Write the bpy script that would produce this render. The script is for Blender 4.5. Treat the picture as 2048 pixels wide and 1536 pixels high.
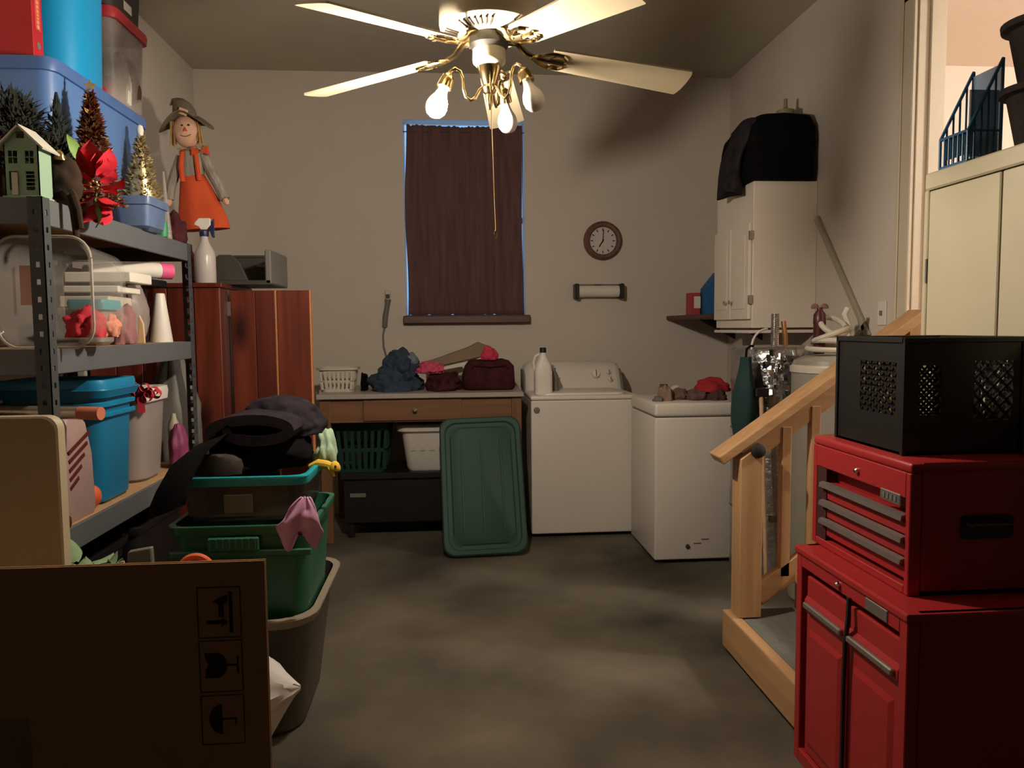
import bpy, bmesh, math, random
from mathutils import Vector, Matrix, noise

for o in list(bpy.data.objects):
    bpy.data.objects.remove(o, do_unlink=True)
sc = bpy.context.scene
C = sc.collection
PI = math.pi
D = math.radians

# ------------------------------------------------------------------ camera
cam_d = bpy.data.cameras.new('camera')
cam_d.sensor_fit = 'HORIZONTAL'
cam_d.sensor_width = 36.0
cam_d.lens = 36.0 * 1540 / 2048
cam_d.clip_start = 0.02
cam = bpy.data.objects.new('camera', cam_d)
C.objects.link(cam)
_y, _p, _r = D(4.5), D(4.2), D(0.5)
_f = Vector((math.sin(_y) * math.cos(_p), math.cos(_y) * math.cos(_p), -math.sin(_p)))
_rt = Vector((math.cos(_y), -math.sin(_y), 0))
_up = _rt.cross(_f)
_r2 = _rt * math.cos(_r) - _up * math.sin(_r)
_u2 = _up * math.cos(_r) + _rt * math.sin(_r)
cm = Matrix((_r2, _u2, -_f)).transposed().to_4x4()
cm.translation = Vector((0, 0, 1.35))
cam.matrix_world = cm
sc.camera = cam

# ------------------------------------------------------------------ world, exposure
w = bpy.data.worlds.new('world')
sc.world = w
w.use_nodes = True
bg = w.node_tree.nodes['Background']
bg.inputs[0].default_value = (0.20, 0.48, 1.0, 1)
bg.inputs[1].default_value = 1.6
sc.view_settings.view_transform = 'Standard'
sc.view_settings.look = 'None'
sc.view_settings.gamma = 1
sc.view_settings.use_curve_mapping = False
sc.view_settings.exposure = 0.0
sc.cycles.use_denoising = True
sc.cycles.max_bounces = 7
sc.cycles.diffuse_bounces = 5
sc.cycles.glossy_bounces = 3
sc.cycles.transmission_bounces = 4
sc.cycles.transparent_max_bounces = 10
sc.cycles.caustics_reflective = False
sc.cycles.caustics_refractive = False
sc.cycles.use_adaptive_sampling = True
sc.cycles.adaptive_threshold = 0.05
BULB_STRENGTH = 1620.0          # the one lit bulb of the fan
HOUSE_LAMP_W = 150.0             # lamp in the room behind the doorway

# ------------------------------------------------------------------ materials
def lin(h):
    if isinstance(h, str):
        h = h.lstrip('#')
        c = [int(h[i:i + 2], 16) / 255 for i in (0, 2, 4)]
    else:
        c = list(h)
    return tuple(((v / 12.92) if v <= .04045 else ((v + .055) / 1.055) ** 2.4) for v in c)

MATS = {}
def mat(name, col, rough=.55, metal=0., var=.12, scale=12., bump=0., col2=None, stretch=None,
        alpha=1., emis=None, spec=.5, transm=0.):
    if name in MATS:
        return MATS[name]
    m = bpy.data.materials.new(name)
    m.use_nodes = True
    nt = m.node_tree
    b = nt.nodes['Principled BSDF']
    c = lin(col)
    c2 = lin(col2) if col2 else tuple(v * (1 - var) for v in c)
    tc = nt.nodes.new('ShaderNodeTexCoord')
    mp = nt.nodes.new('ShaderNodeMapping')
    nt.links.new(tc.outputs['Object'], mp.inputs[0])
    if stretch:
        mp.inputs['Scale'].default_value = stretch
    nz = nt.nodes.new('ShaderNodeTexNoise')
    nz.inputs['Scale'].default_value = scale
    nz.inputs['Detail'].default_value = 5
    nt.links.new(mp.outputs[0], nz.inputs['Vector'])
    rp = nt.nodes.new('ShaderNodeValToRGB')
    rp.color_ramp.elements[0].position = .3
    rp.color_ramp.elements[1].position = .7
    rp.color_ramp.elements[0].color = (*c2, 1)
    rp.color_ramp.elements[1].color = (*c, 1)
    nt.links.new(nz.outputs['Fac'], rp.inputs[0])
    nt.links.new(rp.outputs[0], b.inputs['Base Color'])
    b.inputs['Roughness'].default_value = rough
    b.inputs['Metallic'].default_value = metal
    b.inputs['Specular IOR Level'].default_value = spec
    b.inputs['Transmission Weight'].default_value = transm
    if bump:
        bp = nt.nodes.new('ShaderNodeBump')
        bp.inputs['Strength'].default_value = bump
        bp.inputs['Distance'].default_value = .01
        nt.links.new(nz.outputs['Fac'], bp.inputs['Height'])
        nt.links.new(bp.outputs[0], b.inputs['Normal'])
    if alpha < 1:
        tr = nt.nodes.new('ShaderNodeBsdfTransparent')
        mx = nt.nodes.new('ShaderNodeMixShader')
        mx.inputs[0].default_value = alpha
        nt.links.new(tr.outputs[0], mx.inputs[1])
        nt.links.new(b.outputs[0], mx.inputs[2])
        nt.links.new(mx.outputs[0], nt.nodes['Material Output'].inputs[0])
    if emis:
        b.inputs['Emission Color'].default_value = (*emis[0], 1)
        b.inputs['Emission Strength'].default_value = emis[1]
    MATS[name] = m
    return m

def wood(name, col, col2, axis='z', scale=3., rough=.5, bump=.1, knots=False):
    if name in MATS:
        return MATS[name]
    st = {'x': (.12, 2.2, 2.2), 'y': (2.2, .12, 2.2), 'z': (2.2, 2.2, .12)}[axis]
    m = mat(name, col, rough=rough, col2=col2, scale=scale * 4, stretch=st, bump=bump)
    if knots:
        nt = m.node_tree
        b = nt.nodes['Principled BSDF']
        src = b.inputs['Base Color'].links[0].from_socket
        tc = [n for n in nt.nodes if n.type == 'TEX_COORD'][0]
        mp = nt.nodes.new('ShaderNodeMapping')
        mp.inputs['Scale'].default_value = {'z': (5, 5, 2.2), 'x': (2.2, 5, 5), 'y': (5, 2.2, 5)}[axis]
        vo = nt.nodes.new('ShaderNodeTexVoronoi')
        vo.inputs['Scale'].default_value = 1.0
        nt.links.new(tc.outputs['Object'], mp.inputs[0])
        nt.links.new(mp.outputs[0], vo.inputs['Vector'])
        rp = nt.nodes.new('ShaderNodeValToRGB')
        rp.color_ramp.elements[0].position = .08
        rp.color_ramp.elements[0].color = (.18, .12, .10, 1)
        rp.color_ramp.elements[1].position = .3
        rp.color_ramp.elements[1].color = (1, 1, 1, 1)
        nt.links.new(vo.outputs['Distance'], rp.inputs[0])
        mx = nt.nodes.new('ShaderNodeMix')
        mx.data_type = 'RGBA'
        mx.blend_type = 'MULTIPLY'
        mx.inputs[0].default_value = 1
        nt.links.new(src, mx.inputs[6])
        nt.links.new(rp.outputs[0], mx.inputs[7])
        nt.links.new(mx.outputs[2], b.inputs['Base Color'])
    return m

WALL = mat('wall_paint', '#cdc3b6', rough=.85, var=.05, scale=3, bump=.02)
CEIL = mat('ceiling_paint', '#b5ae9a', rough=.9, var=.08, scale=5, bump=.05)
TRIM = mat('trim_paint', '#c9bda6', rough=.5, var=.05)
FLOOR = mat('concrete', '#6f6656', col2='#352f26', rough=.8, scale=1.7, bump=.1)
WHITE_EN = mat('white_enamel', '#d9d1c6', rough=.35, var=.04, scale=2)
WHITE_PL = mat('white_plastic', '#ddd6cb', rough=.45, var=.05)
OFFWHITE = mat('offwhite_plastic', '#c8c0b0', rough=.5, var=.08)
CREAM = mat('cream_metal', '#c0b699', rough=.5, var=.04)
CREAM_D = mat('cream_gap_shade', '#2c2417', rough=.8)  # near-black version of the cream, paints the shade in the door gap
CREAM_W = mat('cabinet_white_paint', '#e6dccd', rough=.5, var=.05, scale=2)
BLACK = mat('black_plastic', '#141414', rough=.45, var=.2)
BLACK_F = mat('black_fabric', '#100f10', rough=.95, col2='#080808', scale=20, bump=.2, spec=.1)
DARKGREY_F = mat('charcoal_fabric', '#332d33', rough=.95, col2='#211d22', scale=20, bump=.2, spec=.1)
STEEL = mat('grey_steel', '#676b6e', rough=.5, metal=.2, var=.08)
STEEL_D = mat('grey_steel_dark', '#4b4f51', rough=.5, metal=.2, var=.1)
CHROME = mat('chrome', '#d8d8d8', rough=.15, metal=1, var=.03)
BRASS = mat('polished_brass', '#d6bd8c', rough=.16, metal=1, var=.08)
COPPER = mat('copper_pipe', '#c98f5c', rough=.3, metal=.8, var=.1)
FOIL = mat('silver_foil', '#c9c9c9', rough=.28, metal=.95, var=.2, scale=26, bump=1.0)
RED_T = mat('red_enamel', '#a52a2c', rough=.38, var=.1, scale=3)
RED_D = mat('red_enamel_shade', '#8d181b', rough=.5, var=.1, scale=3)  # darker copy of the enamel, recess shade put into the colour
ALU = mat('aluminium_rail', '#9b948c', rough=.35, metal=.7, var=.08)
PINE = wood('pine_x', '#c29a70', '#ab8257', 'x', 3)
PINE_Y = wood('pine_y', '#c29a70', '#ab8257', 'y', 3)
PINE_Z = wood('pine_z', '#c29a70', '#ab8257', 'z', 3)
TREAD = mat('grey_tread', '#6b6a62', rough=.95, var=.2, scale=40, bump=.3)
CEDAR = wood('cedar', '#64291b', '#4a1810', 'z', 3, rough=.4, knots=True)
CEDAR2 = wood('cedar_light', '#73331f', '#551f13', 'z', 3.7, rough=.4, knots=True)
CEDAR_E = wood('cedar_edge', '#c98a55', '#b87842', 'z', 3)
OAK = wood('oak_brown', '#7d5639', '#664329', 'x', 3)
OAK_Z = wood('oak_brown_z', '#7d5639', '#664329', 'z', 3)
SILLW = wood('sill_wood', '#5c382a', '#452a20', 'x', 3)
PARTICLE = mat('particle_board', '#c39c6e', rough=.8, var=.2, scale=40)
CARD = mat('brown_cardboard', '#cba781', rough=.9, var=.1, scale=25)
CARD_L = mat('cardboard_core', '#c7a67e', rough=.9)
INK = mat('dark_print', '#33241a', rough=.9)
TAPE = mat('grey_tape', '#9a927c', rough=.5)
GREEN_T = mat('green_tote', '#2b6a4e', rough=.4, var=.08, scale=3)
GREEN_D = mat('dark_green_plastic', '#1f4436', rough=.65, var=.1, scale=3)
GREEN_B = mat('basket_green', '#12382c', rough=.45, var=.1)
GREY_T = mat('grey_tote', '#4d463c', rough=.45, var=.08, scale=3)
GREY_RIM = mat('grey_tote_rim', '#8f8573', rough=.45, var=.08)
TEAL = mat('teal_plastic', '#1fa0a8', rough=.4, var=.08)
TURQ = mat('turquoise_plastic', '#1b96cf', rough=.35, var=.06, scale=3)
BLUE_P = mat('periwinkle_plastic', '#5b80b8', rough=.4, var=.06, scale=3)
BLUE_D = mat('blue_plastic_dark', '#1a76a0', rough=.4, var=.08, scale=3)
CLEAR = mat('clear_plastic', '#d8d3ca', rough=.1, alpha=.11, var=.05)
CLEAR2 = mat('cloudy_plastic', '#bdb2a8', rough=.3, alpha=.42, var=.25, scale=10)
CLEARP = mat('milky_plastic', '#b3a6a0', rough=.35, alpha=.6, var=.1, scale=10)
SMOKE = mat('smoky_clear_plastic', '#55504a', rough=.25, alpha=.6, var=.1)
RED_C = mat('red_cloth', '#c5283a', rough=.85, var=.25, scale=14, bump=.2)
REDLID = mat('red_lid', '#c0323c', rough=.4)
REDBOX = mat('red_box', '#b81f27', rough=.5, var=.12)
PINK = mat('pink_cloth', '#c84a68', rough=.85, var=.25, scale=14)
PINK_S = mat('pink_card', '#e0588a', rough=.6)
MAROON = mat('maroon_fabric', '#4a2226', rough=.95, col2='#33171b', scale=18, bump=.2, spec=.15)
DENIM = mat('blue_denim', '#354557', rough=.95, col2='#232f3f', scale=14, bump=.3)
LILAC = mat('lilac_cloth', '#d6a0c8', rough=.95, var=.12, scale=12, bump=.2)
YELLOW = mat('yellow_plush', '#e3b83e', rough=.9, var=.12)
MINT = mat('mint_cloth', '#a3bfa0', rough=.9, var=.2, scale=10)
ORANGE = mat('orange_felt', '#d9552a', rough=.9, var=.18, scale=10)
ORANGE_P = mat('orange_plastic', '#e2683f', rough=.45, var=.1)
SKIN = mat('peach_felt', '#dcae90', rough=.95, var=.08)
STRIPE = mat('grey_stripe_cloth', '#a8a093', rough=.95, col2='#7f786b', scale=8, stretch=(8, 8, 1))
HATM = mat('olive_hat_felt', '#6c6350', rough=.95, var=.15)
STRAW = mat('straw', '#b8935a', rough=.9, var=.25, scale=30)
BROWN_D = mat('dark_brown_plush', '#35200f', rough=.95, col2='#22140a', scale=18, bump=.4)
ROOFB = mat('rust_brown', '#4e2c14', rough=.8, var=.25)
NEEDLE = mat('dark_pine_needles', '#23271b', rough=.9, var=.4, scale=30)
LEAF = mat('green_leaf', '#7fa651', rough=.6, var=.2)
LEAF2 = mat('pale_green_leaf', '#86a47c', rough=.8, var=.25, scale=14)
GOLD = mat('gold_foil', '#e0c27c', rough=.36, metal=.9, var=.3, scale=30)
COPPERF = mat('copper_foil', '#b8714a', rough=.36, metal=.8, col2='#7a4029', scale=30)
CHAMP = mat('champagne_foil', '#d0be90', rough=.38, metal=.7, var=.25, scale=30)
SAGE = mat('sage_green_metal', '#8fae94', rough=.55, var=.06)
CURTAIN = mat('brown_curtain', '#6a4c4b', rough=.95, col2='#573d3b', scale=6, stretch=(6, 6, .5))
GLASS = mat('window_glass', '#cfe4ff', rough=.05, alpha=.12)
FANWH = mat('fan_cream', '#e5d9bd', rough=.35, var=.05)
FANTAN = mat('fan_blade_cream', '#d8c9a6', rough=.4, var=.05)
BULB_OFF = mat('frosted_bulb', '#e9e7e2', rough=.3, var=.02, transm=.15)
BULB_ON = mat('lit_bulb', '#ffffff', emis=((1.0, .86, .71), BULB_STRENGTH))
RUBBER = mat('black_rubber', '#1a1814', rough=.7)
VALVE = mat('maroon_valve', '#4d1f22', rough=.4)
BLUEW = mat('blue_wire', '#3b6f9a', rough=.4, var=.1)
BLUEPALE = mat('pale_blue_plastic', '#7fa9cf', rough=.4, alpha=.75)
TEALB = mat('deep_blue_plastic', '#2f5f77', rough=.45, var=.1)
WICKER = mat('dark_wicker', '#22120a', rough=.85, col2='#120904', scale=60, bump=.5)
HOUSEW = mat('house_wall_paint', '#e3d5c6', rough=.9, var=.03)
HOUSEC = mat('house_ceiling_paint', '#e9ddd0', rough=.9, var=.03)
PAPER = mat('white_paper', '#dcd6c8', rough=.85, var=.06)
PAPER_B = mat('kraft_paper', '#8d7763', rough=.9, var=.15)
CLOCKF = mat('clock_face', '#c9c3ba', rough=.5)
CLOCKR = wood('clock_wood', '#6e4a38', '#55382b', 'z', 4)
GREYT = mat('dark_grey_plastic', '#3b362e', rough=.6, var=.12)
GREYL = mat('mid_grey_plastic', '#6f6b64', rough=.6, var=.1)
BAGP = mat('white_plastic_bag', '#e6e3df', rough=.4, alpha=.92, var=.05)
TEALBAG = mat('dark_teal_fabric', '#1f3c3c', rough=.9, var=.2)
TANKG = mat('grey_tank_wrap', '#8a857b', rough=.35, metal=.5, var=.2, scale=9, bump=.3)
WOODITEM = mat('light_wood', '#d3b088', rough=.7, var=.15)

# ------------------------------------------------------------------ geometry helpers
def nb():
    return bmesh.new()

def box(bm, x0, x1, y0, y1, z0, z1, M=None):
    co = [(x0, y0, z0), (x1, y0, z0), (x1, y1, z0), (x0, y1, z0),
          (x0, y0, z1), (x1, y0, z1), (x1, y1, z1), (x0, y1, z1)]
    vs = [bm.verts.new(M @ Vector(c) if M else c) for c in co]
    for f in ((3, 2, 1, 0), (4, 5, 6, 7), (0, 1, 5, 4), (1, 2, 6, 5), (2, 3, 7, 6), (3, 0, 4, 7)):
        bm.faces.new([vs[i] for i in f])
    return bm

def loft(bm, loops, cap0=True, cap1=True, closed=True):
    rows = [[bm.verts.new(p) for p in lp] for lp in loops]
    n = len(rows[0])
    for a, b in zip(rows, rows[1:]):
        for i in range(n if closed else n - 1):
            j = (i + 1) % n
            bm.faces.new((a[i], a[j], b[j], b[i]))
    if cap0:
        bm.faces.new(rows[0][::-1])
    if cap1:
        bm.faces.new(rows[-1])
    return bm

def ring(cx, cy, z, r, n=24, ry=None):
    ry = r if ry is None else ry
    return [Vector((cx + r * math.cos(2 * PI * i / n), cy + ry * math.sin(2 * PI * i / n), z)) for i in range(n)]

def lathe(bm, prof, n=24, c=(0, 0, 0), M=None, cap=True):
    loops = [ring(c[0], c[1], c[2] + z, max(r, 1e-4), n) for r, z in prof]
    if M:
        loops = [[M @ p for p in lp] for lp in loops]
    return loft(bm, loops, cap, cap)

def rrect(cx, cy, z, w, d, r, seg=4):
    r = min(r, w / 2 - 1e-4, d / 2 - 1e-4)
    out = []
    for k, (sx, sy) in enumerate(((1, 1), (-1, 1), (-1, -1), (1, -1))):
        for i in range(seg + 1):
            a = PI / 2 * k + PI / 2 * i / seg
            out.append(Vector((cx + sx * (w / 2 - r) + r * math.cos(a), cy + sy * (d / 2 - r) + r * math.sin(a), z)))
    return out

def tube(bm, pts, r, n=8, cap=True):
    pts = [Vector(p) for p in pts]
    loops = []
    up = None
    for i, p in enumerate(pts):
        a = pts[max(i - 1, 0)]
        b = pts[min(i + 1, len(pts) - 1)]
        t = (b - a).normalized()
        if up is None:
            up = t.orthogonal().normalized()
        up = (up - t * up.dot(t))
        up = up.normalized() if up.length > 1e-6 else t.orthogonal().normalized()
        s = t.cross(up)
        rr = r[i] if isinstance(r, (list, tuple)) else r
        loops.append([p + (up * math.cos(2 * PI * k / n) + s * math.sin(2 * PI * k / n)) * rr for k in range(n)])
    return loft(bm, loops, cap, cap)

def arc(c, r, a0, a1, n, ax='xz'):
    out = []
    for i in range(n + 1):
        a = a0 + (a1 - a0) * i / n
        u, v = r * math.cos(a), r * math.sin(a)
        if ax == 'xz':
            out.append((c[0] + u, c[1], c[2] + v))
        elif ax == 'yz':
            out.append((c[0], c[1] + u, c[2] + v))
        else:
            out.append((c[0] + u, c[1] + v, c[2]))
    return out

def prism(bm, poly, axis, a0, a1):
    def P(u, v, a):
        return Vector((a, u, v)) if axis == 'x' else Vector((u, a, v)) if axis == 'y' else Vector((u, v, a))
    return loft(bm, [[P(u, v, a0) for u, v in poly], [P(u, v, a1) for u, v in poly]])

def bar(bm, p, q, wdt, thk, updir=(0, 0, 1)):
    """rectangular bar from p to q"""
    p, q = Vector(p), Vector(q)
    t = (q - p).normalized()
    u = Vector(updir)
    u = (u - t * u.dot(t)).normalized()
    s = t.cross(u)
    lp = lambda c: [c + s * wdt / 2 + u * thk / 2, c - s * wdt / 2 + u * thk / 2, c - s * wdt / 2 - u * thk / 2, c + s * wdt / 2 - u * thk / 2]
    return loft(bm, [lp(p), lp(q)])

def blob(bm, cx, cy, z0, rx, ry, h, seed=0, amp=.25, freq=3., sub=4, fold=.0, flat=.35):
    t = bmesh.new()
    bmesh.ops.create_icosphere(t, subdivisions=sub, radius=1)
    off = Vector((seed * 3.7, seed * 1.3, seed * 7.1))
    for v in t.verts:
        p = v.co.copy()
        nz = noise.noise(p * freq * .5 + off) * amp + noise.noise(p * freq + off) * amp * .5 + noise.noise(p * freq * 2.3 + off) * amp * .3
        if fold:
            nz += math.sin(p.x * 9 + p.y * 4 + 5 * noise.noise(p * 1.5 + off)) * fold
        q = p * (1 + nz)
        z = q.z
        z = max(z, -flat)
        v.co = Vector((cx + q.x * rx, cy + q.y * ry, z0 + (z + flat) / (1 + flat) * h))
    vm = {v: bm.verts.new(v.co) for v in t.verts}
    for f in t.faces:
        bm.faces.new([vm[v] for v in f.verts])
    t.free()
    return bm

WM = {}
def finish(name, bm, m, bev=0, seg=1, smooth=False, angle=35):
    if bev:
        bmesh.ops.bevel(bm, geom=bm.edges[:] + bm.verts[:], offset=bev, segments=seg, affect='EDGES', clamp_overlap=True, profile=.5)
    bmesh.ops.recalc_face_normals(bm, faces=bm.faces[:])
    me = bpy.data.meshes.new(name)
    bm.to_mesh(me)
    bm.free()
    me.materials.append(m)
    if smooth:
        me.polygons.foreach_set('use_smooth', [True] * len(me.polygons))
        me.set_sharp_from_angle(angle=D(angle))
    return me

def part(name, bm, m, parent, bev=0, seg=1, smooth=False, ws=True, label=None, kind=None, angle=35):
    """a mesh child of parent; bm in world space unless ws=False"""
    M = WM[parent]
    if ws:
        bm.transform(M.inverted())
    o = bpy.data.objects.new(name, finish(name, bm, m, bev, seg, smooth, angle))
    C.objects.link(o)
    o.parent = parent
    WM[o] = M
    if label:
        o['label'] = label
    if kind:
        o['kind'] = kind
    return o

def thing(name, label, cat, loc, rot=(0, 0, 0), group=None):
    o = bpy.data.objects.new(name, None)
    C.objects.link(o)
    o.empty_display_size = .05
    o.location = loc
    o.rotation_euler = rot
    from mathutils import Euler
    WM[o] = Matrix.Translation(loc) @ Euler(rot).to_matrix().to_4x4()
    o['label'] = label
    o['category'] = cat
    if group:
        o['group'] = group
    return o

def top(name, bm, m, label=None, cat=None, bev=0, seg=1, smooth=False, group=None, kind=None, angle=35):
    """a thing that is one mesh, bm in world space"""
    lo = Vector((min(v.co[i] for v in bm.verts) for i in range(3)))
    hi = Vector((max(v.co[i] for v in bm.verts) for i in range(3)))
    base = Vector(((lo.x + hi.x) / 2, (lo.y + hi.y) / 2, lo.z))
    bm.transform(Matrix.Translation(-base))
    o = bpy.data.objects.new(name, finish(name, bm, m, bev, seg, smooth, angle))
    C.objects.link(o)
    o.location = base
    WM[o] = Matrix.Translation(base)
    if label:
        o['label'] = label
    if cat:
        o['category'] = cat
    if group:
        o['group'] = group
    if kind:
        o['kind'] = kind
    return o

def struct(name, bm, m, bev=0):
    return top(name, bm, m, kind='structure', bev=bev)

# ------------------------------------------------------------------ room shell
XL, XR, YB, ZC = -1.76, 2.07, 5.65, 3.16
YR = -6.5
bm = nb(); box(bm, XL - .15, XR + .12, YR - .1, YB + .15, -.1, 0); struct('floor', bm, FLOOR)
YN = 1.1      # unseen part behind here, its dark finish guessed to dim the foreground
NEAR_DARK = mat('unseen_dark_finish', '#7b6d5e', rough=.95, var=.25)
bm = nb(); box(bm, XL - .15, XR + .12, YN, YB + .15, ZC, ZC + .1); struct('ceiling', bm, CEIL)
bm = nb(); box(bm, XL - .15, XR + .12, YR - .1, YN, ZC, ZC + .1); struct('ceiling_near', bm, NEAR_DARK)
bm = nb(); box(bm, XL - .15, XL, YN, YB + .15, 0, ZC); struct('wall_left', bm, WALL)
bm = nb(); box(bm, XL - .15, XL, YR - .1, YN, 0, ZC); struct('wall_left_near', bm, NEAR_DARK)
bm = nb(); box(bm, XL, XR, YR - .1, YR, 0, ZC); struct('wall_rear', bm, NEAR_DARK)
WX0, WX1, WZ0, WZ1 = -.322, .548, 1.44, 2.835
bm = nb()
box(bm, XL, WX0, YB, YB + .15, 0, ZC); box(bm, WX1, XR + .12, YB, YB + .15, 0, ZC)
box(bm, WX0, WX1, YB, YB + .15, 0, WZ0); box(bm, WX0, WX1, YB, YB + .15, WZ1, ZC)
struct('wall_back', bm, WALL)
DY0, DY1, DZ1 = 2.45, 3.35, 2.78
bm = nb()
box(bm, XR, XR + .12, DY1, YB, 0, ZC); box(bm, XR, XR + .12, YN, DY0, 0, ZC)
box(bm, XR, XR + .12, DY0, DY1, DZ1, ZC); box(bm, XR, XR + .12, DY0, DY1, 0, .5)
struct('wall_right', bm, WALL)
bm = nb(); box(bm, XR, XR + .12, YR, YN, 0, ZC); struct('wall_right_near', bm, NEAR_DARK)
# door casing and jamb
t = thing('trim_1', 'x', 'x', (XR, DY1, .5)); del t['label']; del t['category']; t['kind'] = 'structure'
bm = nb(); box(bm, XR - .022, XR, DY1 - .012, DY1 + .085, .5, DZ1 + .09); part('casing', bm, TRIM, t, bev=.004)
bm = nb(); box(bm, XR - .030, XR - .022, DY1 + .06, DY1 + .085, .5, DZ1 + .09); part('casing_band', bm, TRIM, t, bev=.003)
bm = nb(); box(bm, XR - .022, XR, DY0 - .085, DY1 + .085, DZ1, DZ1 + .09); part('head_casing', bm, TRIM, t, bev=.004)
bm = nb(); box(bm, XR - .022, XR, DY0 - .085, DY0 + .012, .5, DZ1); part('casing', bm, TRIM, t, bev=.004)
bm = nb(); box(bm, XR, XR + .12, DY1 - .018, DY1, .5, DZ1); part('jamb', bm, TRIM, t, bev=.002)
bm = nb(); box(bm, XR + .05, XR + .12, DY1 - .03, DY1 - .018, .5, DZ1); part('door_stop', bm, TRIM, t, bev=.002)
# house room behind the doorway
HX0, HX1, HY0, HY1, HZ0, HZ1 = XR + .12, 5.2, .6, 4.75, .5, 2.97
bm = nb(); box(bm, HX0, HX1, HY0, HY1, HZ0 - .08, HZ0); struct('floor_house', bm, mat('house_floor', '#9a7a58', rough=.5))
bm = nb(); box(bm, HX0, HX1, HY0, HY1, HZ1, HZ1 + .08); struct('ceiling_house', bm, HOUSEC)
bm = nb(); box(bm, HX0, HX1 + .1, HY1, HY1 + .1, HZ0 - .08, HZ1 + .08); struct('wall_house_far', bm, HOUSEW)
bm = nb(); box(bm, HX1, HX1 + .1, HY0, HY1, HZ0 - .08, HZ1 + .08); struct('wall_house_right', bm, HOUSEW)
bm = nb(); box(bm, HX0, HX1 + .1, HY0 - .1, HY0, HZ0 - .08, HZ1 + .08); struct('wall_house_near', bm, HOUSEW)
t = thing('ceiling_light', 'round white ceiling light in the bright room behind the doorway', 'light', (3.9, 2.2, HZ1 - .1))
bm = nb(); lathe(bm, [(.16, .06), (.17, .08), (.17, .1)], 28, (3.9, 2.2, HZ1 - .1)); part('base', bm, WHITE_PL, t, smooth=True)
bm = nb(); lathe(bm, [(.02, -.02), (.09, -.01), (.14, .02), (.155, .06)], 28, (3.9, 2.2, HZ1 - .1))
part('diffuser', bm, mat('lit_diffuser', '#ffffff', emis=((1, .86, .70), 12)), t, smooth=True)
ld = bpy.data.lights.new('house_lamp', 'POINT'); ld.energy = HOUSE_LAMP_W; ld.color = (1, .95, .89); ld.shadow_soft_size = .15
lo_ = bpy.data.objects.new('house_lamp', ld); C.objects.link(lo_); lo_.location = (3.9, 2.2, HZ1 - .3)

# ------------------------------------------------------------------ window, sill, curtain
t = thing('window_1', 'x', 'x', ((WX0 + WX1) / 2, YB + .12, WZ0)); del t['label']; del t['category']; t['kind'] = 'structure'
for (a, b, c, d) in ((WX0, WX0 + .006, WZ0, WZ1), (WX1 - .006, WX1, WZ0, WZ1), (WX0, WX1, WZ0, WZ0 + .008), (WX0, WX1, WZ1 - .006, WZ1)):
    bm = nb(); box(bm, a, b, YB + .11, YB + .14, c, d); part('window_frame', bm, WHITE_PL, t)
zm = (WZ0 + WZ1) / 2
bm = nb(); box(bm, WX0, WX1, YB + .105, YB + .145, zm - .02, zm + .02); part('meeting_rail', bm, WHITE_PL, t)
for a, b in ((WZ0 + .008, zm - .02), (zm + .02, WZ1 - .006)):
    bm = nb(); box(bm, WX0 + .006, WX1 - .006, YB + .123, YB + .127, a, b); part('pane', bm, GLASS, t)
bm = nb(); box(bm, -.338, .578, YB - .075, YB + .10, 1.383, 1.44)
o = struct('trim_2', bm, SILLW, bev=.006)
cu = thing('curtain', 'dark brown fabric curtain covering the window above the utility table', 'curtain', (.11, YB + .012, 1.445))
bm = nb()
NX, NZ = 150, 40
rows = []
for j in range(NZ + 1):
    v = j / NZ
    row = []
    for i in range(NX + 1):
        u = i / NX
        xl = -.311 + .008 * math.sin(v * 7 + .6) + .008 * v
        xr = .5375 + .004 * math.sin(v * 6 + 2) - .008 * v
        x = xl + (xr - xl) * u
        z = 1.444 + (2.80 - 1.444) * v
        if j == NZ:
            z += .012 * noise.noise(Vector((u * 40, 0, 0))) - .012 * (1 - abs(2 * u - 1)) + .004
        if j == 0:
            z += .012 * max(0, noise.noise(Vector((u * 25, 5, 0))) - .1)
        fd = .5 + .5 * (1 - v)
        y = YB + .02 + fd * (.012 * math.sin(u * 38 + 3 * noise.noise(Vector((u * 4, v * 1.5, 1)))) + .010 * noise.noise(Vector((u * 9, v * 1.2, 3))))
        row.append(bm.verts.new((x, y, z)))
    rows.append(row)
for a, b in zip(rows, rows[1:]):
    for i in range(NX):
        bm.faces.new((a[i], a[i + 1], b[i + 1], b[i]))
o = part('cloth', bm, CURTAIN, cu, smooth=True, angle=80)
md = o.modifiers.new('thickness', 'SOLIDIFY'); md.thickness = .002
bm = nb(); tube(bm, [(WX0, YB + .024, 2.755), (WX1, YB + .024, 2.755)], .004, 10); part('curtain_rod', bm, GREYT, cu, smooth=True)

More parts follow.
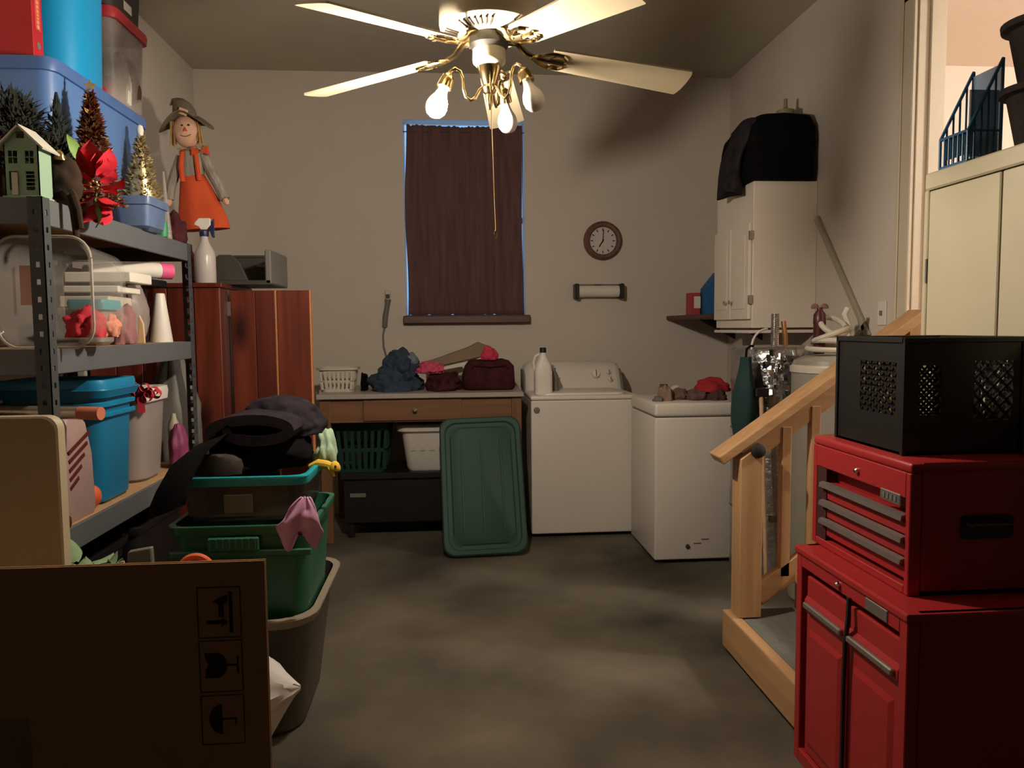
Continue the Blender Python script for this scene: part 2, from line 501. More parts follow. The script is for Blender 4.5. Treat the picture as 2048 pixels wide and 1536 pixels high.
# ------------------------------------------------------------------ ceiling fan with the lit bulb
FX, FY, FZ = .132, 2.48, 2.185
fan = thing('ceiling_fan', 'cream ceiling fan with five blades and brass light kit', 'fan', (FX, FY, FZ))
bm = nb(); lathe(bm, [(.012, .16), (.012, ZC - FZ - .05)], 14, (FX, FY, FZ)); part('downrod', bm, FANWH, fan, smooth=True)
bm = nb(); lathe(bm, [(.02, ZC - FZ - .08), (.06, ZC - FZ - .06), (.075, ZC - FZ - .02), (.075, ZC - FZ)], 28, (FX, FY, FZ)); part('canopy', bm, FANWH, fan, smooth=True)
bm = nb(); lathe(bm, [(.09, .075), (.135, .082), (.152, .095), (.155, .105), (.155, .16), (.15, .175), (.11, .2), (.05, .215), (.02, .22)], 40, (FX, FY, FZ)); part('motor_housing', bm, FANWH, fan, smooth=True)
bm = nb()
for k in range(48):
    a = 2 * PI * k / 48
    if k % 10 < 7:
        M = Matrix.Translation((FX, FY, FZ)) @ Matrix.Rotation(a, 4, 'Z')
        bar(bm, M @ Vector((.098, 0, .074)), M @ Vector((.138, .004, .0815)), .005, .006)
part('vent_slots', bm, GREYT, fan, label='dark vent slots around the motor bottom', kind='stuff')
bm = nb(); lathe(bm, [(.05, .03), (.062, .045), (.062, .07), (.06, .078)], 28, (FX, FY, FZ)); part('rotor_collar', bm, GREYT, fan, smooth=True)
bm = nb(); lathe(bm, [(.03, -.022), (.04, -.018), (.05, -.008), (.052, 0), (.051, .05), (.046, .056)], 32, (FX, FY, FZ)); part('switch_housing', bm, FANWH, fan, smooth=True)
# blade outline (local x = radial)
def blade_mesh():
    bm = nb()
    pts = []
    for i in range(13):
        u = i / 12
        x = .20 + .46 * u
        hw = .052 + .018 * u
        pts.append((x, hw))
    tip = [(.66 + .012 * math.sin(a), .07 * math.cos(a)) for a in [D(10 * k) for k in range(1, 18)]]
    up_ = pts
    outline = [(x, h) for x, h in up_] + tip + [(x, -h) for x, h in reversed(up_)]
    loft(bm, [[Vector((x, y, -.003)) for x, y in outline], [Vector((x, y, .003)) for x, y in outline]])
    bm.transform(Matrix.Rotation(D(-13), 4, 'X'))
    return finish('blade', bm, FANTAN)
bme = blade_mesh()
def bracket_mesh():
    bm = nb()
    tube(bm, [(.055, 0, .045), (.09, 0, .03), (.12, 0, .004), (.16, 0, -.006), (.2, 0, -.008)], [.012, .011, .009, .008, .008], 8)
    for s in (-1, 1):
        tube(bm, [(.14, 0, -.006), (.165, s * .022, -.006 - s * .004), (.2, s * .036, -.006 - s * .008), (.235, s * .034, -.006 - s * .008), (.25, s * .02, -.006 - s * .005)], .006, 6)
    tube(bm, [(.2, 0, -.008), (.25, 0, -.008)], .007, 6)
    for x, y in ((.21, .03), (.21, -.03), (.25, 0)):
        lathe(bm, [(.007, -.014), (.008, -.010), (.008, -.004)], 8, (x, y, -.012 * (y / .05)))
    return finish('blade_bracket', bm, BRASS, smooth=True)
brm = bracket_mesh()
for k in range(5):
    a = D(81 + 72 * k)
    b = bpy.data.objects.new('blade', bme); C.objects.link(b); b.parent = fan
    b.matrix_local = Matrix.Translation((0, 0, .038)) @ Matrix.Rotation(a, 4, 'Z') @ Matrix.Rotation(D(5.5), 4, 'Y')
    g = bpy.data.objects.new('blade_bracket', brm); C.objects.link(g); g.parent = b; g.location = (0, 0, 0)
# light kit
bm = nb(); lathe(bm, [(.012, -.105), (.02, -.098), (.024, -.085), (.02, -.075), (.026, -.06), (.036, -.03), (.038, -.02)], 24, (FX, FY, FZ)); part('light_kit_hub', bm, BRASS, fan, smooth=True)
bm = nb(); lathe(bm, [(.004, -.15), (.009, -.14), (.012, -.12), (.013, -.104)], 14, (FX, FY, FZ)); part('finial', bm, BRASS, fan, smooth=True)
bulbs = [(188, BULB_ON, 'lit glowing light bulb'), (66, BULB_OFF, 'unlit white frosted bulb'), (-40, BULB_OFF, 'unlit white frosted bulb')]
for ang, bmt, lab in bulbs:
    A = Matrix.Translation((FX, FY, FZ)) @ Matrix.Rotation(D(ang), 4, 'Z')
    pts = [(.02, 0, -.082), (.032, 0, -.092), (.045, 0, -.115), (.06, 0, -.125), (.075, 0, -.115), (.082, 0, -.09), (.084, 0, -.06), (.092, 0, -.038), (.108, 0, -.030), (.122, 0, -.040), (.128, 0, -.055)]
    bm = nb(); tube(bm, [A @ Vector(p) for p in pts], .0055, 8); arm = part('light_arm', bm, BRASS, fan, smooth=True, angle=60)
    # socket and bulb axis tilts outwards
    S = A @ Matrix.Translation((.128, 0, -.052)) @ Matrix.Rotation(D(-22), 4, 'Y')
    bm = nb(); lathe(bm, [(.008, .005), (.017, -.002), (.021, -.015), (.024, -.042), (.02, -.044)], 18, (0, 0, 0), S); part('lamp_socket', bm, BRASS, fan, smooth=True)
    prof = [(.013, -.038), (.0145, -.052), (.02, -.068), (.029, -.085), (.033, -.103), (.031, -.119), (.022, -.133), (.010, -.139), (.001, -.140)]
    bm = nb(); lathe(bm, prof, 24, (0, 0, 0), S); part('bulb', bm, bmt, fan, smooth=True, label=lab, angle=70)
bm = nb(); tube(bm, [(FX + .001, FY - .03, FZ - .02), (FX + .004, FY - .034, FZ - .2), (FX + .008, FY - .036, FZ - .4), (FX + .012, FY - .036, FZ - .535)], .0016, 6)
lathe(bm, [(.002, 0), (.005, -.008), (.004, -.022), (.002, -.026)], 8, (FX + .012, FY - .036, FZ - .53))
part('pull_chain', bm, BRASS, fan, smooth=True, label='long brass pull chain')

# ------------------------------------------------------------------ back wall fittings
ck = thing('wall_clock', 'round brown-rimmed wall clock with white face right of the window', 'clock', (1.121, YB, 1.978))
MC = Matrix.Translation((1.121, YB, 1.978)) @ Matrix.Rotation(D(90), 4, 'X')
bm = nb(); lathe(bm, [(.100, .0), (.100, .028), (.108, .036), (.125, .038), (.138, .03), (.142, .015), (.142, .0)], 48, (0, 0, 0), MC, cap=False); part('rim', bm, CLOCKR, ck, smooth=True)
bm = nb(); lathe(bm, [(.102, .0), (.102, .012)], 40, (0, 0, 0), MC); part('face', bm, CLOCKF, ck)
for k in range(12):
    M = MC @ Matrix.Rotation(D(30 * k), 4, 'Z')
    bm = nb(); box(bm, -.0035, .0035, .072, .09, .012, .0135, M); part('hour_mark', bm, INK, ck)
for nm, a, l, wd in (('hour_hand', 212, .052, .009), ('minute_hand', 4, .078, .006)):
    M = MC @ Matrix.Rotation(D(-a), 4, 'Z')
    bm = nb(); box(bm, -wd / 2, wd / 2, -.012, l, .0145, .016, M); part(nm, bm, INK, ck)
ph = thing('paper_towel_holder', 'wall holder with black end caps and a white paper towel roll', 'towel holder', (1.08, YB - .06, 1.55))
MT = Matrix.Translation((1.08, YB - .065, 1.607)) @ Matrix.Rotation(D(90), 4, 'Y')
bm = nb(); lathe(bm, [(.038, -.15), (.042, -.148), (.042, .148), (.038, .15)], 28, (0, 0, 0), MT); part('paper_roll', bm, PAPER, ph, smooth=True)
for s in (-1, 1):
    x = 1.08 + s * .165
    bm = nb(); box(bm, x - .014, x + .014, YB - .115, YB, 1.552, 1.662); part('end_cap', bm, BLACK, ph, bev=.006)
bm = nb(); box(bm, .915, 1.245, YB - .02, YB - .002, 1.645, 1.662); part('back_rail', bm, GREYL, ph, bev=.003)
bm = nb(); box(bm, 1.06, 1.10, YB - .06, YB - .02, 1.65, 1.66); part('clip', bm, GREYT, ph)
wd_ = thing('hanging_wand', 'slim grey handheld wand hanging by a cord above the blue jeans', 'wand', (-.45, YB - .02, 1.36))
bm = nb(); tube(bm, [(-.475, YB - .02, 1.36), (-.468, YB - .02, 1.44), (-.452, YB - .02, 1.52), (-.448, YB - .02, 1.56)], [.018, .02, .018, .024], 10); part('handle', bm, GREYL, wd_, smooth=True)
bm = nb(); box(bm, -.468, -.428, YB - .035, YB - .002, 1.55, 1.625); part('head', bm, OFFWHITE, wd_, bev=.006)
bm = nb(); box(bm, -.462, -.434, YB - .038, YB - .034, 1.565, 1.595); part('screen', bm, GREYT, wd_)
bm = nb(); tube(bm, [(-.475, YB - .02, 1.36), (-.488, YB - .02, 1.3), (-.485, YB - .02, 1.22), (-.465, YB - .02, 1.14), (-.46, YB - .025, 1.0)], .006, 8); part('cord', bm, GREYL, wd_, smooth=True)

# ------------------------------------------------------------------ utility table and what is on and under it
TZ = .945
tb = thing('utility_table', 'brown wooden utility table with one drawer against the back wall', 'table', (-.19, 5.2, 0))
bm = nb(); box(bm, -.835, .452, 4.80, 5.60, TZ - .03, TZ); part('table_top', bm, mat('laminate_top', '#a39a90', rough=.4, var=.1, scale=30), tb, bev=.004)
bm = nb(); box(bm, -.80, .425, 4.835, 4.855, .765, TZ - .03); part('apron', bm, OAK, tb, bev=.002)
bm = nb(); box(bm, -.55, .06, 4.822, 4.836, .775, TZ - .04); dr = part('drawer', bm, OAK, tb, bev=.003)
bm = nb(); lathe(bm, [(.005, 0), (.006, .012), (.014, .018), (.015, .026), (.008, .032)], 16, (0, 0, 0), Matrix.Translation((-.23, 4.823, .842)) @ Matrix.Rotation(D(90), 4, 'X')); part('knob', bm, CHROME, dr, smooth=True)
for x in (-.82, .375):
    for y in (4.83, 5.52):
        bm = nb(); box(bm, x, x + .065, y, y + .065, 0, TZ - .03); part('leg', bm, OAK_Z, tb, bev=.004)
for x in (-.79, .395):
    bm = nb(); box(bm, x, x + .018, 4.9, 5.52, .78, TZ - .03); part('side_rail', bm, OAK, tb)

def basket(name, label, cx, cy, z0, w, d, h, m, slots, rim_h=.03, taper=.82, group=None, rot=0, pat='two'):
    r = thing(name, label, 'basket', (cx, cy, z0), (0, 0, rot), group)
    th = .005
    bm = nb()
    def lp(z, inset=0):
        k = taper + (1 - taper) * z / h
        return rrect(0, 0, z, w * k - inset * 2, d * k - inset * 2, .05 * k, 4)
    # floor and bands
    loft(bm, [lp(0), lp(.02), lp(.02, th), lp(.004, th)], True, True)
    bands = [(h * .42, h * .50), (h * .86, h)] if pat == 'two' else [(h * .62, h * .72), (h * .86, h)]
    for a, b in bands:
        loft(bm, [lp(a), lp(b), lp(b, th), lp(a, th), lp(a)], False, False)
    # upright slats between the bands, all moulded in one piece
    n = slots
    per = 2 * (w + d)
    def pt(s, z):
        k = taper + (1 - taper) * z / h
        W, Dp = w * k / 2, d * k / 2
        s = s % 1.0 * per
        if s < w:
            return Vector((-W + s / w * 2 * W, -Dp, z))
        s -= w
        if s < d:
            return Vector((W, -Dp + s / d * 2 * Dp, z))
        s -= d
        if s < w:
            return Vector((W - s / w * 2 * W, Dp, z))
        s -= w
        return Vector((-W, Dp - s / d * 2 * Dp, z))
    for i in range(n):
        s = (i + .5) / n
        for (a, b) in ((.015, bands[0][0] + .004), (bands[0][1] - .004, bands[1][0] + .004)):
            p, q = pt(s, a), pt(s, b)
            t2 = (pt(s + .001, a) - p).normalized()
            nrm = t2.cross(Vector((0, 0, 1)))
            bar(bm, p - nrm * .003, q - nrm * .003, per / n * .5, th, nrm)
    part('body', bm, m, r, ws=False)
    bm = nb()
    loft(bm, [rrect(0, 0, h - .004, w - .004, d - .004, .05), rrect(0, 0, h - .008, w + .03, d + .03, .06), rrect(0, 0, h + .006, w + .032, d + .032, .06), rrect(0, 0, h + .008, w - .006, d - .006, .05), rrect(0, 0, h - .004, w - .004, d - .004, .05)], False, False)
    part('rim', bm, m, r, ws=False, smooth=True)
    return r
basket('small_basket', 'small white slotted plastic basket on the left end of utility table', -.735, 5.1, TZ, .235, .2, .15, OFFWHITE, 30, taper=.86)
# jeans bundle
jn = thing('jeans_pile', 'rumpled pile of blue denim jeans on the utility table', 'clothes', (-.37, 5.12, TZ))
bm = nb(); blob(bm, -.36, 5.12, TZ, .165, .19, .17, 3, .35, 2.6, 5, .05); part('denim', bm, DENIM, jn, smooth=True, angle=180)
bm = nb(); blob(bm, -.335, 5.14, TZ + .11, .115, .13, .16, 5, .35, 3, 5, .06); part('denim', bm, DENIM, jn, smooth=True, angle=180)
bm = nb(); blob(bm, -.265, 5.1, TZ + .17, .05, .05, .07, 7, .3, 3, 4); part('pale_patch', bm, mat('pale_denim', '#71808a', rough=.95, var=.2), jn, smooth=True, angle=180)
bm = nb(); blob(bm, -.575, 5.14, TZ, .024, .08, .12, 8, .3, 3, 4)
top('dark_cloth', bm, BLACK_F, 'small dark bundle between the white basket and the jeans', 'cloth', smooth=True, angle=180)
bm = nb(); blob(bm, -.055, 5.08, TZ, .12, .16, .13, 11, .3, 3, 5, .04)
top('maroon_cloth', bm, MAROON, 'dark maroon folded cloth under the pink fabric on table', 'cloth', smooth=True, angle=180)
bm = nb(); blob(bm, -.13, 5.0, TZ + .115, .085, .08, .075, 12, .4, 3.5, 5, .05)
top('pink_cloth', bm, PINK, 'crumpled rose pink fabric beside the jeans', 'cloth', smooth=True, angle=180)
bg_ = thing('maroon_bag', 'dark maroon soft bag at the right end of utility table', 'bag', (.24, 5.1, TZ))
bm = nb()
loft(bm, [rrect(.245, 5.1, TZ + z, w_, d_, .05, 5) for z, w_, d_ in ((0, .31, .26), (.02, .335, .29), (.09, .34, .3), (.15, .32, .28), (.185, .27, .22), (.198, .18, .12))])
for v in bm.verts:
    v.co += Vector((noise.noise(v.co * 14), noise.noise(v.co * 14 + Vector((5, 0, 0))), .6 * noise.noise(v.co * 14 + Vector((0, 9, 0))) if v.co.z > TZ + .05 else 0)) * .012
part('body', bm, MAROON, bg_, smooth=True, angle=120)
bm = nb(); tube(bm, [(.13, 4.955, TZ + .15), (.15, 4.95, TZ + .165), (.25, 4.945, TZ + .155), (.35, 4.95, TZ + .165), (.37, 4.955, TZ + .14)], .006, 6); part('zip', bm, MAROON, bg_, smooth=True)
pp = thing('kraft_paper', 'folded brown kraft paper lying across the clothes on the table', 'paper', (.06, 5.2, TZ + .12))
bm = nb(); prism(bm, [(-.17, TZ + .17), (.12, TZ + .27), (.19, TZ + .305), (.26, TZ + .28), (.28, TZ + .215), (.12, TZ + .19), (-.17, TZ + .125)], 'y', 5.34, 5.5); part('sheet', bm, PAPER_B, pp, bev=.004)
bm = nb(); prism(bm, [(-.15, TZ + .12), (.12, TZ + .178), (.25, TZ + .21), (.25, TZ + .198), (.12, TZ + .15), (.09, TZ + .11), (.075, TZ + .145), (-.15, TZ + .10)], 'y', 5.27, 5.335); part('white_fold', bm, PAPER, pp, bev=.003)
bm = nb(); blob(bm, .245, 5.03, TZ + .195, .055, .05, .085, 21, .25, 3, 4); top('red_cloth', bm, mat('bright_red_pink', '#c2304e', rough=.85, var=.15), 'bright red pink rag on top of the maroon bag', 'cloth', smooth=True, angle=180)

# black low bench below the table, baskets on it
bc = thing('low_bench', 'black low bench under the utility table carrying two baskets', 'bench', (-.35, 5.12, 0))
bm = nb(); box(bm, -.72, .12, 4.93, 5.38, .385, .425); part('bench_top', bm, BLACK, bc, bev=.006)
bm = nb(); box(bm, -.70, .10, 4.95, 5.36, .10, .385); body = part('body', bm, BLACK, bc, bev=.004)
for x in (-.68, .04):
    for y in (4.97, 5.3):
        bm = nb(); box(bm, x, x + .04, y, y + .04, 0, .10); part('leg', bm, BLACK, bc)
bm = nb(); box(bm, -.66, -.56, 4.944, 4.950, .27, .295); part('label_plate', bm, GREYL, bc)
basket('laundry_basket', 'dark green slotted laundry basket under the utility table', -.60, 5.14, .425, .40, .36, .315, GREEN_B, 34, taper=.84)
wt = thing('wash_tub', 'white plastic tub with wide rim under the utility table', 'tub', (-.165, 5.14, .425))
bm = nb(); loft(bm, [rrect(-.165, 5.14, .425 + z, w_, d_, .05) for z, w_, d_ in ((0, .25, .28), (.02, .27, .3), (.27, .33, .36), (.27, .32, .35), (.03, .26, .29))]); part('body', bm, WHITE_PL, wt, smooth=True)
bm = nb(); loft(bm, [rrect(-.165, 5.14, .425 + z, w_, d_, .06) for z, w_, d_ in ((.25, .332, .362), (.265, .385, .41), (.30, .39, .415), (.31, .375, .40), (.30, .33, .36), (.25, .332, .362))], False, False); part('rim', bm, WHITE_PL, wt, smooth=True)
for x in (-.25, -.19, -.13, -.07):
    bm = nb(); box(bm, x - .02, x + .015, 4.970, 4.975, .56, .585); part('raised_panel', bm, OFFWHITE, wt)

# leaning green tote lid
ML = Matrix.Translation((.19, 4.45, .012)) @ Matrix.Rotation(D(-22), 4, 'X') @ Matrix.Rotation(D(-1.5), 4, 'Y')
ld_ = thing('tote_lid', 'dark green tote lid leaning upright against the utility table', 'lid', (.19, 4.45, 0))
bm = nb()
W_, H_ = .50, .84
def lr(ins, y, r=.07):
    return [ML @ Vector((p.x, y, p.y + H_ / 2)) for p in rrect(0, 0, 0, W_ - 2 * ins, H_ - 2 * ins, r, 6)]
loft(bm, [lr(.0, .012), lr(0, -.012), lr(.008, -.02), lr(.03, -.02), lr(.038, -.010), lr(.06, -.010), lr(.07, -.018)], True, True)
part('panel', bm, GREEN_D, ld_, smooth=True)
for x in (-.12, 0, .12):
    bm = nb(); box(bm, x - .006, x + .006, -.022, -.016, .14, .7, ML); part('rib', bm, GREEN_D, ld_, bev=.002)

# ------------------------------------------------------------------ washer, bleach, freezer
ws_ = thing('washing_machine', 'white top-loading washing machine between table and freezer', 'washing machine', (.845, 5.15, 0))
wx0, wx1, wy0, wy1, wh = .50, 1.185, 4.83, 5.50, .915
bm = nb(); box(bm, wx0, wx1, wy0, wy1, .025, wh - .03); part('cabinet', bm, WHITE_EN, ws_, bev=.008, seg=2)
bm = nb(); box(bm, wx0 - .003, wx1 + .003, wy0 - .004, wy1, wh - .028, wh); part('top_panel', bm, WHITE_EN, ws_, bev=.01, seg=3, smooth=True)
bm = nb(); loft(bm, [rrect((wx0 + wx1) / 2, 5.06, wh + z, w_, d_, .05) for z, w_, d_ in ((0, .56, .36), (.012, .555, .355), (.016, .53, .33))]); part('lid', bm, WHITE_EN, ws_, smooth=True)
bm = nb()
prof = [(5.24, wh), (5.30, wh + .14), (5.36, wh + .19), (5.44, wh + .195), (5.49, wh + .18), (5.50, wh)]
loops = []
for k, x in enumerate([wx0, wx0 + .012, wx0 + .05, wx1 - .05, wx1 - .012, wx1]):
    s = [.72, .9, 1, 1, .9, .72][k]
    loops.append([Vector((x, 5.5 - (5.5 - y) * (s if z > wh else 1), wh + (z - wh) * s)) for y, z in prof])
loft(bm, loops); con = part('console', bm, WHITE_EN, ws_, smooth=True, angle=50)
for x, z, r in ((1.0, .105, .032), (1.09, .115, .016), (1.10, .065, .016)):
    yk = 5.24 + .06 * (z / .14)
    M = Matrix.Translation((x, yk, wh + z)) @ Matrix.Rotation(D(67), 4, 'X')
    bm = nb(); lathe(bm, [(r, -.01), (r, .01), (r * .8, .026), (r * .3, .028)], 20, (0, 0, 0), M); part('dial', bm, WHITE_PL, con, smooth=True)
    bm = nb(); box(bm, -.002, .002, -r * .7, r * .7, .026, .034, M); part('dial_mark', bm, GREYT, con)
for x in (wx0 + .002, wx1 - .002):
    bm = nb(); prism(bm, [(5.24, wh), (5.30, wh + .10), (5.36, wh + .14), (5.49, wh + .14), (5.5, wh)], 'x', x - .008, x + .008); part('console_end', bm, GREYL, con, bev=.003)
bm = nb(); lathe(bm, [(.02, 0), (.02, .004), (.014, .006)], 20, (0, 0, 0), Matrix.Translation((.536, wy0, .825)) @ Matrix.Rotation(D(90), 4, 'X')); part('badge', bm, GREYL, ws_, smooth=True, label='round grey badge')
for x in (wx0 + .05, wx1 - .05):
    for y in (wy0 + .06, wy1 - .06):
        bm = nb(); lathe(bm, [(.02, 0), (.02, .03)], 12, (x, y, 0)); part('foot', bm, RUBBER, ws_)
bl = thing('bleach_jug', 'white bleach jug with dark cap standing on the washing machine', 'jug', (.585, 4.93, wh))
bm = nb(); loft(bm, [rrect(.59, 4.93, wh + z, w_, d_, .03, 5) for z, w_, d_ in ((0, .105, .085), (.006, .115, .095), (.15, .115, .095), (.19, .10, .085), (.23, .065, .06), (.265, .04, .04), (.275, .034, .034))]); part('body', bm, WHITE_PL, bl, smooth=True)
bm = nb(); tube(bm, [(.566, 4.93, wh + .262), (.54, 4.93, wh + .25), (.528, 4.93, wh + .21), (.532, 4.93, wh + .165), (.545, 4.93, wh + .15)], .009, 8); part('handle', bm, WHITE_PL, bl, smooth=True)
bm = nb(); lathe(bm, [(.021, .272), (.021, .3), (.018, .304)], 20, (.59, 4.93, wh)); part('cap', bm, BLACK, bl, smooth=True)
bm = nb(); loft(bm, [rrect(.675, 5.06, wh + .016 + z, w_, d_, .02) for z, w_, d_ in ((0, .06, .07), (.1, .06, .07), (.13, .03, .03), (.15, .03, .03))])
top('grey_bottle', bm, GREYL, 'grey plastic bottle behind the bleach jug', 'bottle', smooth=True)

fz = thing('chest_freezer', 'small white chest freezer with clutter on its lid', 'freezer', (1.385, 4.45, 0))
fx0, fx1, fy0, fy1 = 1.13, 1.595, 4.20, 4.79
bm = nb(); box(bm, fx0 + .004, fx1 - .004, fy0 + .012, fy1, .02, .838); part('cabinet', bm, WHITE_EN, fz, bev=.012, seg=3, smooth=True)
bm = nb(); box(bm, fx0, fx1, fy0, fy1, .842, .92); part('lid', bm, WHITE_EN, fz, bev=.018, seg=3, smooth=True)
bm = nb(); box(bm, fx0 + .01, fx1 - .01, fy0 + .02, fy1 - .01, .828, .845); part('gasket', bm, GREYL, fz)
bm = nb(); lathe(bm, [(.012, 0), (.012, .008), (.006, .01)], 14, (0, 0, 0), Matrix.Translation((1.325, fy0 + .012, .10)) @ Matrix.Rotation(D(90), 4, 'X')); part('drain_plug', bm, GREYT, fz, smooth=True)
for x, z in ((1.385, .112), (1.43, .135)):
    bm = nb(); box(bm, x - .025, x + .02, fy0 + .010, fy0 + .013, z, z + .006); part('vent_mark', bm, GREYL, fz)
for x in (fx0 + .04, fx1 - .04):
    for y in (fy0 + .05, fy1 - .05):
        bm = nb(); box(bm, x - .02, x + .02, y - .02, y + .02, 0, .022); part('foot', bm, RUBBER, fz)
random.seed(4)
clut = [(1.18, 4.32, .028, .03, 'small olive lump at the left front of freezer lid'), (1.235, 4.36, .04, .09, 'brown paper bundle on the freezer lid'),
        (1.32, 4.42, .055, .06, 'dusty brown cloth lump in the middle of freezer lid'), (1.43, 4.40, .075, .055, 'mauve brown folded rag on freezer lid'),
        (1.53, 4.36, .06, .06, 'dark brown rag under the red cloth on freezer')]
cm_ = [GREYL, PAPER_B, mat('dusty_brown', '#6d544a', rough=.95, var=.25), mat('mauve_rag', '#6b5150', rough=.95, var=.25), mat('dark_rag', '#4b3733', rough=.95, var=.25)]
for i, (x, y, r, h, lab) in enumerate(clut):
    bm = nb(); blob(bm, x, y, .92, r, r * .9, h, 30 + i, .4, 3, 4, .05)
    top('rag_bundle', bm, cm_[i], lab, 'rag', smooth=True, angle=180)
bm = nb(); lathe(bm, [(.03, 0), (.034, .03), (.03, .06), (.022, .075), (.024, .085)], 18, (1.262, 4.5, .92)); top('brown_jar', bm, mat('brown_glaze', '#5d4334', rough=.5, var=.15), 'brown squat jar at the back of freezer lid', 'jar', smooth=True)
bm = nb(); lathe(bm, [(.03, 0), (.036, .03), (.034, .06), (.015, .075)], 18, (1.345, 4.52, .92)); top('cream_jar', bm, OFFWHITE, 'cream round jar behind the brown cloth on freezer', 'jar', smooth=True)
bm = nb(); blob(bm, 1.535, 4.42, .965, .10, .08, .075, 41, .3, 2.5, 4, .04); top('red_rag', bm, mat('deep_red_cloth', '#a41c2a', rough=.85, var=.15), 'deep red cloth heaped on the right of freezer lid', 'cloth', smooth=True, angle=180)

# ------------------------------------------------------------------ water heater corner
hx, hy = 1.742, 4.02
wh_ = thing('water_heater', 'silver foil wrapped water heater tank behind the stair rail', 'water heater', (hx, hy, 0))
bm = nb()
loops = []
for j in range(28):
    z = .04 + 1.18 * j / 27
    lp = []
    for i in range(64):
        a = 2 * PI * i / 64
        p = Vector((math.cos(a), math.sin(a), z))
        r = .228 + .006 * noise.noise(Vector((p.x * 5, p.y * 5, z * 7))) + .004 * noise.noise(Vector((p.x * 14, p.y * 14, z * 16)))
        lp.append(Vector((hx + r * p.x, hy + r * p.y, z)))
    loops.append(lp)
loops.append(ring(hx, hy, 1.238, .20, 64)); loops.append(ring(hx, hy, 1.245, .05, 64))
loft(bm, loops); part('foil_jacket', bm, FOIL, wh_, smooth=True, angle=60)
for z in (.35, .78):
    bm = nb(); lathe(bm, [(.231, z - .02), (.235, z - .018), (.235, z + .018), (.231, z + .02)], 48, (hx, hy, 0), cap=False)
    part('foil_tape', bm, CHROME, wh_, smooth=True, label='shiny tape band around the jacket')
bm = nb(); lathe(bm, [(.2, 0), (.2, .05)], 36, (hx, hy, 0)); part('base', bm, STEEL_D, wh_)
bm = nb()
pts = []
for k in range(36):
    pts.append((.019 + .003 * (k % 2), .0 + k * .005))
lathe(bm, pts, 16, (1.705, 3.95, 1.235)); part('flex_pipe', bm, CHROME, wh_, smooth=True, label='shiny corrugated flex pipe')
bm = nb(); tube(bm, [(1.763, 3.95, 1.23), (1.762, 3.95, 1.29), (1.757, 3.955, 1.33), (1.755, 3.96, 1.37)], .013, 10); part('copper_pipe', bm, COPPER, wh_, smooth=True)
bm = nb(); tube(bm, [(1.56, 3.9, 1.2)] + [(1.56 + .10 * (1 - math.cos(a)), 3.9 + .03 * a, 1.22 + .11 * math.sin(a)) for a in [D(15 * k) for k in range(0, 7)]] + [(1.72, 4.12, 1.33)], .006, 8); part('power_cord', bm, WHITE_PL, wh_, smooth=True)
bm = nb()
for k in range(46):
    random.seed(k)
    a = D(random.uniform(232, 272)); z = random.uniform(.98, 1.22)
    M = Matrix.Translation((hx + .232 * math.cos(a), hy + .232 * math.sin(a), z)) @ Matrix.Rotation(a + random.uniform(-.4, .4), 4, 'Z') @ Matrix.Rotation(random.uniform(-.4, .4), 4, 'Y')
    box(bm, -.002, .004, -.009, .009, -.016, .016, M)
part('crumpled_tape', bm, CHROME, wh_, label='crumpled shiny tape patches near the top', kind='stuff')
gb = thing('green_bag', 'dark teal cloth bag hanging between freezer and water heater', 'bag', (1.49, 3.98, .74))
bm = nb()
loops = []
for j in range(13):
    v = j / 12
    ww = .035 + .03 * math.sin(PI * min(v * 1.15, 1)) - .01 * v
    dd = .03 + .04 * math.sin(PI * v)
    loops.append([Vector((1.478 + ww * math.cos(2 * PI * i / 20) + .012 * v, 3.80 + dd * math.sin(2 * PI * i / 20) + .006 * math.sin(5 * 2 * PI * i / 20), .74 + .45 * v)) for i in range(20)])
loft(bm, loops); part('cloth', bm, TEALBAG, gb, smooth=True, angle=60)
bm = nb(); tube(bm, [(1.49, 3.80, 1.18), (1.50, 3.815, 1.23), (1.53, 3.84, 1.245), (1.56, 3.88, 1.243)], .006, 6); part('strap', bm, BLACK_F, gb, smooth=True)
ml = thing('hand_brush', 'thin wooden handled brush leaning against the water heater', 'brush', (1.585, 3.74, .0))
bm = nb(); tube(bm, [(1.575, 3.70, 0), (1.552, 3.75, 1.0)], .011, 8); part('handle', bm, WOODITEM, ml, smooth=True)
bm = nb(); box(bm, 1.52, 1.59, 3.735, 3.765, .99, 1.035); part('head', bm, BLACK, ml, bev=.006)

dm = thing('white_drum', 'pale grey plastic drum beside the water heater', 'drum', (1.84, 3.56, 0))
bm = nb(); lathe(bm, [(.19, 0), (.205, .02), (.205, 1.14), (.195, 1.18), (.15, 1.20), (.02, 1.205)], 44, (1.845, 3.56, 0)); part('body', bm, mat('pale_grey_plastic', '#8f897c', rough=.45, var=.08), dm, smooth=True)
bm = nb(); lathe(bm, [(.2, 1.12), (.212, 1.125), (.212, 1.15), (.2, 1.16)], 44, (1.845, 3.56, 0), cap=False); part('rim', bm, OFFWHITE, dm, smooth=True)
hs = thing('white_hose_coil', 'coiled white hoses heaped on the pale grey drum', 'hose', (1.83, 3.58, 1.205))
for k, (r, z, dx, tilt) in enumerate(((.11, .02, 0, .1), (.095, .045, .02, -.2), (.08, .075, .0, .5), (.06, .11, .01, -.7))):
    pts = []
    for i in range(25):
        a = 2 * PI * i / 24 * .96
        pts.append((1.82 + dx + r * math.cos(a), 3.57 + r * .8 * math.sin(a), 1.213 + z + tilt * .06 * math.sin(a + k) + .03 * abs(tilt)))
    bm = nb(); tube(bm, pts, .013, 8); part('hose_loop', bm, OFFWHITE, hs, smooth=True)
